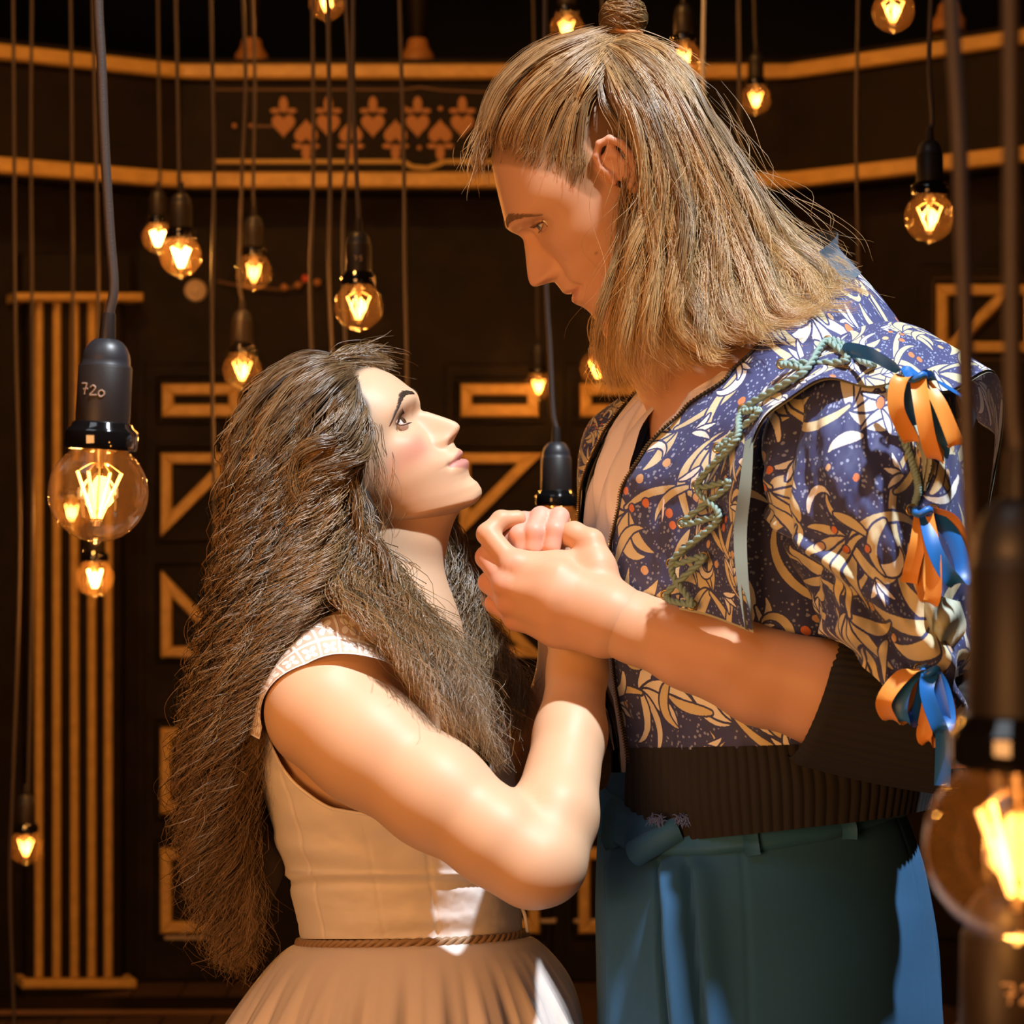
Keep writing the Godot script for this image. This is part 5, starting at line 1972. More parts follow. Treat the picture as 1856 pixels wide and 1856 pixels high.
	# far side, seen below the chin
	var far := [
		[[1150, 420, -0.085], [1124, 520, -0.08], [1110, 600, -0.07], [1106, 660, -0.055], [1126, 715, -0.04]],
		[[1170, 420, -0.09], [1140, 520, -0.085], [1125, 600, -0.075], [1130, 670, -0.06], [1160, 720, -0.04]],
	]
	strands(m, far, 900, {"segs": 18, "r": 0.00055, "thick": 0.009, "wave": 0.003, "freq": 2.0, "clumps": 16, "spread": 0.9, "seed": 24, "dark": dark, "light": light, "tip": tip, "fly": 0.1})
	# lock of straight strands laid across from the parting
	var part := [
		[[1040, 175, 0.086], [1058, 140, 0.084], [1082, 105, 0.066], [1110, 78, 0.03]],
		[[1048, 180, 0.087], [1066, 146, 0.085], [1088, 110, 0.067], [1116, 80, 0.03]],
	]
	strands(m, part, 40, {"segs": 12, "r": 0.0006, "thick": 0.002, "wave": 0.0004, "freq": 1.0, "clumps": 6, "spread": 1.0, "seed": 25, "dark": dark, "light": light, "tip": light, "fly": 0.0})
	# loose fine hairs
	var loose := [
		[[1100, 90, 0.05], [1130, 200, 0.1], [1140, 330, 0.1], [1116, 440, 0.095], [1100, 540, 0.08], [1096, 640, 0.06], [1098, 720, 0.05]],
		[[1110, 80, 0.05], [1180, 180, 0.09], [1240, 300, 0.11], [1290, 420, 0.12], [1330, 520, 0.14], [1390, 580, 0.16], [1440, 560, 0.16]],
		[[1170, 80, 0.01], [1250, 150, 0.02], [1315, 250, 0.03], [1385, 345, 0.04], [1490, 420, 0.05], [1545, 470, 0.05], [1560, 540, 0.05]],
	]
	strands(m, loose, 200, {"segs": 26, "r": 0.00022, "thick": 0.018, "wave": 0.007, "freq": 3.0, "clumps": 60, "spread": 2.0, "seed": 26, "dark": dark, "light": light, "tip": tip, "fly": 0.5, "start": 0.3, "drift": 0.012})
	var brow_wisps := [
		[[905, 190, 0.0], [872, 240, 0.0], [858, 285, 0.0], [862, 318, 0.0]],
		[[925, 190, 0.03], [880, 250, 0.03], [864, 300, 0.03], [868, 330, 0.03]],
	]
	strands(m, brow_wisps, 120, {"segs": 14, "r": 0.0004, "thick": 0.009, "wave": 0.002, "freq": 1.0, "clumps": 30, "spread": 1.2, "seed": 27, "dark": dark, "light": light, "tip": light, "fly": 0.3, "start": 0.5})
	# collected strands under the bun, running back
	var gather := [
		[[1100, 82, 0.05], [1130, 110, 0.07], [1160, 150, 0.082], [1195, 200, 0.09], [1225, 260, 0.095]],
		[[1110, 75, 0.035], [1150, 90, 0.055], [1190, 118, 0.066], [1225, 160, 0.074], [1255, 220, 0.08]],
		[[1115, 70, 0.02], [1155, 78, 0.034], [1198, 98, 0.045], [1235, 136, 0.052], [1264, 190, 0.058]],
		[[1130, 66, 0.0], [1166, 74, 0.004], [1205, 92, 0.01], [1240, 126, 0.016], [1268, 180, 0.022]],
		[[1120, 66, -0.03], [1160, 76, -0.035], [1200, 96, -0.04], [1235, 132, -0.045], [1262, 184, -0.05]],
	]
	strands(m, gather, 2600, {"segs": 14, "r": 0.00044, "thick": 0.004, "wave": 0.0015, "freq": 1.5, "clumps": 36, "spread": 1.0, "seed": 28, "turn": 0.14, "dark": dark, "light": light, "tip": tip, "fly": 0.1})
	var hm := ArrayMesh.new()
	m.add_to(hm, hair_material(0.40))
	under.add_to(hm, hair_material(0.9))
	moved(hm, "hair", t, inv, "long straight dark-blond hair with lighter ends, half tied up")
	# bun: hairs wound round a ball
	var bun := MB.new()
	var r := RandomNumberGenerator.new()
	r.seed = 5
	var core := Blob.new()
	core.bone(V([1118, 34, 0.0]), V([1142, 34, 0.0]), 0.0185, 0.0185, 0.01, dark)
	core.mesh_into(bun, 0.004)
	for q in 520:
		var tilt := Basis(Vector3(0, 0, 1), -0.28 + r.randfn() * 0.22) * Basis(Vector3(1, 0, 0), 0.15 + r.randfn() * 0.25)
		var hh := r.randf_range(-0.85, 0.85)
		var rr := 0.0238 * sqrt(maxf(1.0 - hh * hh * 0.8, 0.05)) * r.randf_range(0.92, 1.02)
		var a0 := r.randf() * TAU
		var span := r.randf_range(1.2, 3.4)
		var pts := PackedVector3Array()
		var rad := PackedFloat32Array()
		for k in 12:
			var a := a0 + span * k / 11.0
			var p := Vector3(cos(a) * rr, hh * 0.0225 + 0.0015 * sin(a * 2.0 + q), sin(a) * rr * 0.9)
			pts.append(W(1130, 34, 0.0) + tilt * p)
			rad.append(0.0005 * (1.0 - 0.6 * absf(k / 5.5 - 1.0)))
		bun.tube(pts, rad, 4, dark.lerp(light, clampf(0.45 + 0.3 * r.randfn(), 0.0, 1.0)), false)
	moved(bun.mesh(hair_material(0.4)), "bun", t, inv, "round topknot of wound hair")
	var tie := MB.new()
	var tp := []
	for k in 25:
		var a := TAU * k / 24.0
		tp.append(W(1133, 62, 0.0) + Vector3(cos(a) * 0.0165, 0.0012 * sin(a * 3.0) - cos(a) * 0.002, sin(a) * 0.0165))
	tie.tube(smooth_path(tp, 60), same(0.0024, 60), 8)
	moved(tie.mesh(mat(lin(0.55, 0.24, 0.08), 0.7)), "hair_tie", t, inv, "orange-brown hair tie")

# ---- print of the jacket
func print_texture(seed_: int, ground: Color, leaf: Color, dot_: Color, spot: Color, pale: Color) -> ImageTexture:
	var n := 1024
	var im := Image.create(n, n, false, Image.FORMAT_RGBA8)
	im.fill(ground)
	var r := RandomNumberGenerator.new()
	r.seed = seed_
	var disc := func(x: float, y: float, rad: float, col: Color):
		var k := int(ceil(rad))
		for dy in range(-k, k + 1):
			var half := sqrt(maxf(rad * rad - dy * dy, 0.0))
			var w := int(2.0 * half)
			if w <= 0:
				continue
			var yy := posmod(int(y) + dy, n)
			var xx := posmod(int(x - half), n)
			im.fill_rect(Rect2i(xx, yy, mini(w, n - xx), 1), col)
			if xx + w > n:
				im.fill_rect(Rect2i(0, yy, xx + w - n, 1), col)
	for k in 3600:
		disc.call(r.randf() * n, r.randf() * n, r.randf_range(2.0, 4.2), dot_)
	var stroke := func(x: float, y: float, ang: float, bend: float, length: float, wide: float, col: Color, edge: float):
		var pts := []
		var a := ang
		var px := x
		var py := y
		var steps := int(length / 3.0)
		for k in steps:
			var tt := float(k) / steps
			pts.append([px, py, wide * pow(sin(PI * clampf(tt * 0.93 + 0.07, 0.0, 1.0)), 0.75) * (1.0 - 0.35 * tt)])
			a += bend * (0.5 + 1.4 * tt) * 3.0 / length
			px += cos(a) * 3.0
			py += sin(a) * 3.0
		for p in pts:
			disc.call(p[0], p[1], p[2] + edge, ground)
		for p in pts:
			if p[2] > 0.8:
				disc.call(p[0], p[1], p[2], col)
		return [px, py, a]
	# flowing stems with leaves that curl to both sides, on a loose lattice
	for gx in 4:
		for gy in 4:
			var x := (gx + 0.5 + r.randf_range(-0.3, 0.3)) * n / 4.0
			var y := (gy + 0.5 * (gx % 2) + r.randf_range(-0.3, 0.3)) * n / 4.0
			var a := r.randf() * TAU
			var col := leaf if r.randf() < 0.72 else pale
			var turn := 1.0 if r.randf() < 0.5 else -1.0
			for k in 5:
				var off := (k - 2) * 0.62
				stroke.call(x, y, a + off, turn * r.randf_range(0.5, 1.9), r.randf_range(150, 240) * (1.0 - 0.1 * absf(k - 2)), r.randf_range(15, 27), col.lerp(leaf, 0.3 * r.randf()), 6.0)
			stroke.call(x, y, a + PI, -turn * 1.4, 300, 13, leaf, 6.0)
	for k in 44:
		stroke.call(r.randf() * n, r.randf() * n, r.randf() * TAU, r.randf_range(-2.6, 2.6), r.randf_range(90, 170), r.randf_range(9, 17), leaf if k % 3 else pale, 5.0)
	# little tulips and spots
	for k in 16:
		var x := r.randf() * n
		var y := r.randf() * n
		var a := r.randf() * TAU
		for e in [-0.5, 0.0, 0.5]:
			stroke.call(x, y, a + e, e * 1.2, 62, 9, pale, 5.0)
	for k in 46:
		var x := r.randf() * n
		var y := r.randf() * n
		var big := r.randf_range(7, 13)
		disc.call(x, y, big + 4, ground)
		disc.call(x, y, big, spot if k % 2 else leaf.lerp(spot, 0.35))
		disc.call(x + 3, y + 4, big * 0.9, spot if k % 2 else leaf.lerp(spot, 0.35))
	return ImageTexture.create_from_image(im)

# ---- the trunk of the jacket: a leaning barrel; psi in degrees, 0 = front, 90 = his left side, towards the camera
const TRUNK := [  # y, centre x, half depth, half width, drop of the front in pixels
	[505.0, 1402.0, 0.060, 0.068, 60.0], [540.0, 1404.0, 0.078, 0.088, 56.0], [580.0, 1410.0, 0.096, 0.124, 50.0], [630.0, 1412.0, 0.114, 0.165, 40.0], [690.0, 1402.0, 0.130, 0.190, 26.0], [780.0, 1374.0, 0.146, 0.200, 12.0], [900.0, 1350.0, 0.156, 0.200, 0.0], [1050.0, 1345.0, 0.154, 0.195, 0.0], [1200.0, 1360.0, 0.150, 0.190, 4.0], [1350.0, 1392.0, 0.148, 0.185, 8.0], [1430.0, 1402.0, 0.150, 0.186, 24.0], [1500.0, 1404.0, 0.146, 0.182, 34.0]]
const TURN := 20.0
var trunk_cols := []

func trunk(y: float, psi: float, out := 0.0) -> Vector3:
	# returns [px, py, z]
	if trunk_cols.is_empty():
		for k in range(1, 5):
			trunk_cols.append(TRUNK.map(func(s): return [s[0], s[k]]))
	var cx := table(trunk_cols[0], y)
	var a := table(trunk_cols[1], y) + out
	var b := table(trunk_cols[2], y) + out
	var drop := table(trunk_cols[3], y)
	var p := deg_to_rad(psi)
	var c := cos(deg_to_rad(TURN))
	var s := sin(deg_to_rad(TURN))
	var u := a * signf(cos(p)) * pow(absf(cos(p)), 0.92)
	var w := b * signf(sin(p)) * pow(absf(sin(p)), 0.92)
	return Vector3(cx + (-u * c + w * s) * 1800.0, y + drop * cos(p), u * s + w * c)

func trunk_w(y: float, psi: float, out := 0.0) -> Vector3:
	var q := trunk(y, psi, out)
	return W(q.x, q.y, q.z)

func trunk_sheet(b: MB, y0: float, y1: float, from: Array, to: Array, rows: int, cols: int, out: float, uvs: Vector2, fold = null):
	# part of the trunk between heights y0 and y1 and angles given by tables over y
	var pts := PackedVector3Array()
	var tex := PackedVector2Array()
	for i in rows:
		var y := lerpf(y0, y1, float(i) / (rows - 1))
		var p0 := table(from, y)
		var p1 := table(to, y)
		for j in cols:
			var psi := lerpf(p0, p1, float(j) / (cols - 1))
			var lift := out
			if fold != null:
				lift += fold.call(psi, y)
			pts.append(trunk_w(y, psi, lift))
			tex.append(Vector2(psi / 360.0 * 1.15, y / 1800.0) * uvs)
	b.grid(pts, rows, cols, false, null, tex)

func fabric(tex: Texture2D, rough := 0.62) -> StandardMaterial3D:
	var m := mat(Color.WHITE, rough, 0.0, 0.4)
	m.albedo_texture = tex
	m.rim_enabled = true
	m.rim = 0.25
	m.rim_tint = 0.5
	return m

func man_clothes(t: Node3D, inv: Transform3D):
	var ground := lin(0.050, 0.058, 0.165)
	var leaf := lin(0.64, 0.57, 0.36)
	var cloth := fabric(print_texture(3, ground, leaf, lin(0.28, 0.33, 0.50), lin(0.66, 0.20, 0.08), lin(0.80, 0.80, 0.76)))
	var lining := mat(lin(0.40, 0.42, 0.33), 0.6)
	var rib := mat(lin(0.024, 0.022, 0.023), 0.9, 0.0, 0.3)
	rib.rim_enabled = true
	rib.rim = 0.12
	var jacket := Node3D.new()
	jacket.name = "jacket"
	jacket.transform = inv
	t.add_child(jacket)
	tag(jacket, "navy jacket printed with ochre leaves, ribbed hem, laced shoulders and ribbon bows")
	var noise := FastNoiseLite.new()
	noise.seed = 12
	noise.frequency = 1.0
	var crease := func(psi, y):
		var d := 0.004 * noise.get_noise_2d(psi * 0.03, y * 0.006) + 0.002 * noise.get_noise_2d(psi * 0.09, y * 0.004)
		# pressed pleats beside the zip
		d -= 0.002 * gauss((psi - 33.0 - (y - 900.0) * -0.012) / 2.6)
		return d
	var zip_near := [[505, 64], [580, 56], [650, 40], [720, 27], [810, 19], [900, 14], [1000, 9], [1100, 5], [1350, -1], [1500, -3]]
	var zip_far := [[505, -64], [580, -58], [650, -48], [720, -36], [810, -30], [900, -27], [1000, -24], [1350, -18], [1500, -16]]
	var front := MB.new()
	trunk_sheet(front, 540, 1352, zip_near, [[500, 182]], 90, 110, 0.0, Vector2(2.1, 2.5), crease)
	build(front, "left_half", cloth, jacket)
	var farh := MB.new()
	trunk_sheet(farh, 540, 1352, zip_far, [[500, -182]], 60, 60, 0.0, Vector2(2.1, 2.5), crease)
	build(farh, "right_half", cloth, jacket)
	# lining just inside
	var lin_b := MB.new()
	trunk_sheet(lin_b, 560, 1350, zip_near, [[500, 120]], 30, 24, -0.004, Vector2.ONE)
	trunk_sheet(lin_b, 560, 1350, zip_far, [[500, -120]], 30, 24, -0.004, Vector2.ONE)
	build(lin_b, "lining", lining, jacket)
	# ribbed collar stand
	var col := MB.new()
	trunk_sheet(col, 478, 545, [[500, 66]], [[500, 294]], 10, 150, 0.002, Vector2.ONE, func(psi, y): return 0.0012 * sin(psi * 2.2))
	build(col, "collar", mat(lin(0.10, 0.125, 0.16), 0.9), jacket, "grey-blue ribbed collar")
	# ribbed hem
	for s in [[zip_near, [[500, 182]], 300], [zip_far, [[500, -182]], 120]]:
		var hb := MB.new()
		trunk_sheet(hb, 1348, 1494, s[0], s[1], 14, s[2] * 2, 0.002, Vector2.ONE, func(psi, y): return 0.0022 * (absf(sin(psi * 0.8)) - 0.5) + 0.004 * gauss((y - 1420.0) / 50.0))
		build(hb, "ribbed_hem", rib, jacket)
	# zip: teeth on both edges and a slider hanging at the near one
	var brass := mat(lin(0.34, 0.22, 0.09), 0.35, 0.9)
	for s in [[zip_near, 1490.0], [zip_far, 1300.0]]:
		var tape := MB.new()
		var line := PackedVector3Array()
		for k in 100:
			var y := lerpf(590.0, s[1], k / 99.0)
			line.append(trunk_w(y, table(s[0], y), 0.0015))
		tape.tube(line, same(0.0016, 100), 6)
		build(tape, "zip_tape", mat(lin(0.02, 0.018, 0.02), 0.8), jacket)
		var teeth := MB.new()
		for k in 190:
			var y := lerpf(592.0, s[1], k / 189.0)
			var psi := table(s[0], y)
			var p := trunk_w(y, psi - 1.3 * signf(psi + 0.01 if s[0] == zip_near else -1.0), 0.002)
			var q := trunk_w(y, psi + 0.5 * signf(psi + 0.01 if s[0] == zip_near else -1.0), 0.0035)
			teeth.tube(PackedVector3Array([p, q]), PackedFloat32Array([0.0008, 0.0008]), 4)
		build(teeth, "zip_teeth", brass, jacket)
	var slider := MB.new()
	var sp := trunk(1490.0, -3.0, 0.004)
	slider.tube(PackedVector3Array([W(sp.x - 1, 1478, sp.z), W(sp.x, 1500, sp.z), W(sp.x + 1, 1516, sp.z)]), PackedFloat32Array([0.0045, 0.0052, 0.0038]), 8)
	slider.tube(smooth_path([W(sp.x, 1512, sp.z + 0.003), W(sp.x - 4, 1532, sp.z + 0.004), W(sp.x - 2, 1552, sp.z + 0.004), W(sp.x + 5, 1556, sp.z + 0.004), W(sp.x + 7, 1534, sp.z + 0.004), W(sp.x + 3, 1514, sp.z + 0.003)], 24), same(0.0013, 24), 6)
	build(slider, "zip_slider", mat(lin(0.45, 0.2, 0.08), 0.3, 0.9), jacket, "copper zip slider")
	# ---- puffed left sleeve
	var sl := [  # y, centre x, half x (px), half z, z, slope
		[640.0, 1578, 90, 0.050, 0.185, 0.0], [700.0, 1574, 158, 0.085, 0.190, 0.0], [800.0, 1570, 186, 0.108, 0.200, 0.0], [900.0, 1576, 190, 0.116, 0.205, 0.05], [1000.0, 1592, 178, 0.114, 0.208, 0.2], [1090.0, 1606, 160, 0.105, 0.208, 0.45], [1180.0, 1616, 146, 0.094, 0.205, 0.7], [1262.0, 1622, 136, 0.086, 0.200, 0.86]]
	var slc := []
	for k in range(1, 6):
		slc.append(sl.map(func(s): return [s[0], s[k]]))
	var rows := 90
	var cols := 150
	var pts := PackedVector3Array()
	var uvs := PackedVector2Array()
	for i in rows:
		var y := lerpf(640.0, 1262.0, float(i) / (rows - 1))
		var cx := table(slc[0], y)
		var hx := table(slc[1], y)
		var hz := table(slc[2], y)
		var z := table(slc[3], y)
		var slope := table(slc[4], y)
		for j in cols:
			var ang := 360.0 * j / cols
			var a := deg_to_rad(ang)
			# soft hanging folds, deeper towards the elbow, and one big fold across the front
			var d := 0.010 * noise.get_noise_2d(cos(a) * 2.4 + 9.0, y * 0.0035 + sin(a)) * smoothstep(640.0, 760.0, y)
			d += 0.006 * sin(ang * 0.105 + y * 0.012) * smoothstep(680.0, 800.0, y) * (1.0 - 0.5 * smoothstep(1000, 1200, y))
			var diag := y - 1085.0 + (ang - 100.0) * 1.6
			d += 0.013 * gauss(diag / 30.0) - 0.012 * gauss((diag - 52.0) / 26.0)
			var diag2 := y - 1165.0 - (ang - 80.0) * 1.1
			d += 0.010 * gauss(diag2 / 26.0) - 0.008 * gauss((diag2 - 40.0) / 20.0)
			d -= 0.014 * gauss((ang - 146.0 - (y - 900.0) * 0.02) / 7.0) * smoothstep(690, 760, y) * (1.0 - smoothstep(1060, 1140, y))
			var gather := 1.0 - 0.10 * smoothstep(1200.0, 1262.0, y)
			pts.append(W(cx + cos(a) * (hx * gather + d * 1900.0), y + slope * cos(a) * hx, z + sin(a) * (hz * gather + d)))
			uvs.append(Vector2(ang / 360.0 * 0.78 * 2.2 + 0.37, y / 1900.0 * 2.3 + 0.2))
	var sb := MB.new()
	sb.grid(pts, rows, cols, true, null, uvs)
	build(sb, "left_sleeve", cloth, jacket)
	# ribbed cuff at the elbow
	var cuff := MB.new()
	pts = PackedVector3Array()
	var ca := W(1468, 1268, 0.196)
	var cb := W(1740, 1318, 0.196)
	var ax := (cb - ca).normalized()
	var cz := Vector3(0, 0, 1)
	var cy := cz.cross(ax).normalized()
	for i in 24:
		var tt := i / 23.0
		for j in 240:
			var a := TAU * j / 240.0
			var rr := lerpf(0.0585, 0.062, tt) + 0.0016 * (absf(sin(a * 22.0)) - 0.5) + 0.003 * sin(tt * 3.0)
			if i == 0:
				rr -= 0.004
			pts.append(ca.lerp(cb, tt) + (cy * cos(a) + cz * sin(a)) * rr + ax * (0.010 * cos(a) * (1.0 - tt)))
	cuff.grid(pts, 24, 240, true)
	build(cuff, "ribbed_cuff", rib, jacket)
	# ---- laced shoulder cap that stands over the sleeve
	var rails := [
		[[1228, 1100, 0.186], [1258, 930, 0.200], [1316, 790, 0.212], [1420, 672, 0.212], [1545, 598, 0.185], [1640, 585, 0.12], [1722, 636, 0.04], [1770, 760, -0.02]],
		[[1282, 1112, 0.212], [1296, 950, 0.232], [1334, 815, 0.250], [1425, 690, 0.250], [1555, 630, 0.242], [1672, 622, 0.19], [1772, 662, 0.12], [1806, 800, 0.05]],
		[[1362, 1142, 0.232], [1336, 1000, 0.256], [1346, 850, 0.266], [1424, 716, 0.278], [1558, 690, 0.288], [1690, 704, 0.275], [1814, 692, 0.20], [1788, 930, 0.12]],
	]
	var wob := func(u, s, p):
		return Vector3(0, 0.004 * sin(s * 40.0) * u * u, 0.004 * sin(s * 27.0 + 1.0) * u)
	var cap := MB.new()
	sheet(cap, rails, 22, 110, Vector2(0.36, 1.9), wob)
	build(cap, "shoulder_cap", cloth, jacket, "flared shoulder cap in the same print")
	var inner := []
	for r in rails:
		inner.append(r.map(func(q): return [q[0] + 3, q[1] + 5, q[2] - 0.004]))
	var capl := MB.new()
	sheet(capl, inner, 10, 110, Vector2(1, 1), wob)
	build(capl, "cap_lining", lining, jacket, "pale green lining of the cap")
	# turned-out facing along the front edge of the cap
	var facing := MB.new()
	sheet(facing, [
		[[1350, 800, 0.276], [1340, 880, 0.276], [1330, 960, 0.262], [1334, 1040, 0.254], [1350, 1140, 0.236]],
		[[1366, 790, 0.262], [1362, 880, 0.258], [1354, 960, 0.246], [1356, 1040, 0.240], [1366, 1146, 0.224]]], 4, 40)
	build(facing, "cap_facing", lining, jacket, "pale green turned edge")
	# far shoulder cap, seen past the open front
	var farcap := MB.new()
	sheet(farcap, [
		[[1140, 735, -0.10], [1096, 790, -0.11], [1072, 860, -0.11], [1068, 960, -0.10]],
		[[1120, 722, -0.15], [1064, 770, -0.16], [1046, 850, -0.16], [1050, 960, -0.14]],
		[[1150, 725, -0.22], [1100, 770, -0.23], [1070, 860, -0.22], [1070, 960, -0.2]]], 12, 30, Vector2(0.6, 0.9))
	build(farcap, "far_shoulder_cap", cloth, jacket)
	# far sleeve with its cuff behind the clasped hands
	var fs := MB.new()
	fs.tube(smooth_path([W(1330, 700, -0.2), W(1350, 900, -0.22), W(1400, 1120, -0.2), W(1420, 1250, -0.16)], 30), PackedFloat32Array(range(30).map(func(k): return 0.06 + 0.03 * sin(PI * k / 29.0))), 24)
	build(fs, "right_sleeve", cloth, jacket)
	var fc := MB.new()
	fc.tube(smooth_path([W(1420, 1300, -0.15), W(1250, 1290, -0.10), W(1122, 1270, -0.05)], 20), same(0.052, 20), 24)
	build(fc, "right_cuff", rib, jacket)
	lacing(jacket)
	bows(jacket)
	man_shirt(t, inv)
	man_trousers(t, inv)

func rope(b: MB, pts: Array, n: int, r: float):
	# two strands twisted round each other
	var path := smooth_path(pts, n)
	for s in 2:
		var q := PackedVector3Array()
		for i in n:
			var tan_ := (path[mini(i + 1, n - 1)] - path[maxi(i - 1, 0)]).normalized()
			var x := tan_.cross(Vector3(0.2, 0.3, 0.93)).normalized()
			var y := tan_.cross(x)
			var a := i * 1.15 + s * PI
			q.append(path[i] + (x * cos(a) + y * sin(a)) * r * 0.62)
		b.tube(q, same(r * 0.78, n), 5)

func eyelet(parent: Node, at: Vector3, normal: Vector3):
	var b := MB.new()
	var x := normal.cross(Vector3.UP).normalized()
	var y := normal.cross(x)
	var pts := []
	for k in 13:
		var a := TAU * k / 12.0
		pts.append(at + (x * cos(a) + y * sin(a)) * 0.0042)
	b.tube(smooth_path(pts, 25), same(0.0011, 25), 6)
	build(b, "eyelet", mats.brass, parent)

func lacing(jacket: Node3D):
	mats.brass = mat(lin(0.42, 0.30, 0.12), 0.3, 0.9)
	var cord := mat(lin(0.24, 0.36, 0.33), 0.7)
	# zigzag between the trunk and the cap
	var body := [[1582, 622, 0.20], [1500, 618, 0.214], [1416, 660, 0.222], [1346, 742, 0.224], [1300, 812, 0.222], [1262, 880, 0.216], [1236, 948, 0.208], [1216, 1020, 0.200], [1206, 1078, 0.194]]
	var capp := [[1574, 662, 0.262], [1530, 655, 0.266], [1452, 676, 0.262], [1372, 748, 0.252], [1330, 800, 0.248], [1322, 876, 0.244], [1300, 940, 0.238], [1274, 1010, 0.226], [1254, 1096, 0.212]]
	var pts := []
	for k in body.size():
		pts.append(V(body[k]) + Vector3(0, 0, 0.008))
		pts.append(V(capp[k]) + Vector3(0, 0, 0.010))
		if k > 0:
			eyelet(jacket, V(capp[k]) + Vector3(0, 0, 0.004), Vector3(-0.2, 0.2, 0.95).normalized())
			eyelet(jacket, V(body[k]) + Vector3(0, 0, 0.003), Vector3(-0.3, 0.2, 0.93).normalized())
	var b := MB.new()
	rope(b, pts, 330, 0.0026)
	build(b, "lacing_cord", cord, jacket, "teal twisted cord laced along the shoulder seam")
	var b2 := MB.new()
	var cross := []
	for k in body.size():
		cross.append(V(body[k] if k % 2 else capp[k]) + Vector3(0, 0, 0.011))
	rope(b2, cross, 190, 0.0026)
	build(b2, "lacing_cord", cord, jacket, "teal twisted cord laced along the shoulder seam")
	# cord that closes the slit down the sleeve
	var b3 := MB.new()
	rope(b3, [W(1612, 700, 0.31), W(1624, 760, 0.306), W(1650, 830, 0.300), W(1664, 880, 0.302), W(1658, 915, 0.304)], 90, 0.0028)
	rope(b3, [W(1690, 960, 0.30), W(1672, 1010, 0.305), W(1664, 1060, 0.306), W(1674, 1100, 0.304)], 60, 0.0024)
	build(b3, "sleeve_cord", cord, jacket, "teal twisted cord on the sleeve")
	# pale puffs pulled through the slit
	var pale := mat(lin(0.42, 0.46, 0.38), 0.55)
	for q in [[[[1640, 760, 0.298], [1668, 830, 0.296], [1672, 890, 0.298]], [[1652, 770, 0.308], [1684, 830, 0.306], [1676, 890, 0.300]], [[1668, 770, 0.298], [1692, 836, 0.296], [1678, 890, 0.296]]],
			[[[1642, 1104, 0.302], [1676, 1150, 0.296], [1700, 1186, 0.284]], [[1690, 1080, 0.318], [1700, 1130, 0.320], [1706, 1180, 0.296]], [[1738, 1090, 0.296], [1752, 1130, 0.292], [1730, 1176, 0.280]]]]:
		var pb := MB.new()
		sheet(pb, q, 14, 24, Vector2.ONE, func(u, s, p): return Vector3(0, 0, 0.004 * sin(u * 14.0 + s * 9.0)))
		build(pb, "fabric_puff", pale, jacket, "pale green fabric puffed through the slit")

func ribbon(b: MB, pts: Array, width: float, twist0 := 0.0, twist1 := 0.0, side := Vector3(1, 0, 0)):
	var n := 28
	var path := smooth_path(pts.map(func(q): return V(q)), n)
	var grid := PackedVector3Array()
	for layer in [0.0, 1.0]:
		grid = PackedVector3Array()
		for i in n:
			var tan_ := (path[mini(i + 1, n - 1)] - path[maxi(i - 1, 0)]).normalized()
			var a := lerpf(twist0, twist1, float(i) / (n - 1))
			var across := side.rotated(tan_, a)
			across = (across - tan_ * across.dot(tan_)).normalized()
			var nn := tan_.cross(across)
			for k in 5:
				var e := (k / 4.0 - 0.5)
				grid.append(path[i] + across * e * width + nn * (0.0005 * layer + 0.0012 * (e * e * 4.0)))
		b.grid(grid, n, 5, false, null, null, 1 if layer > 0.5 else -1)

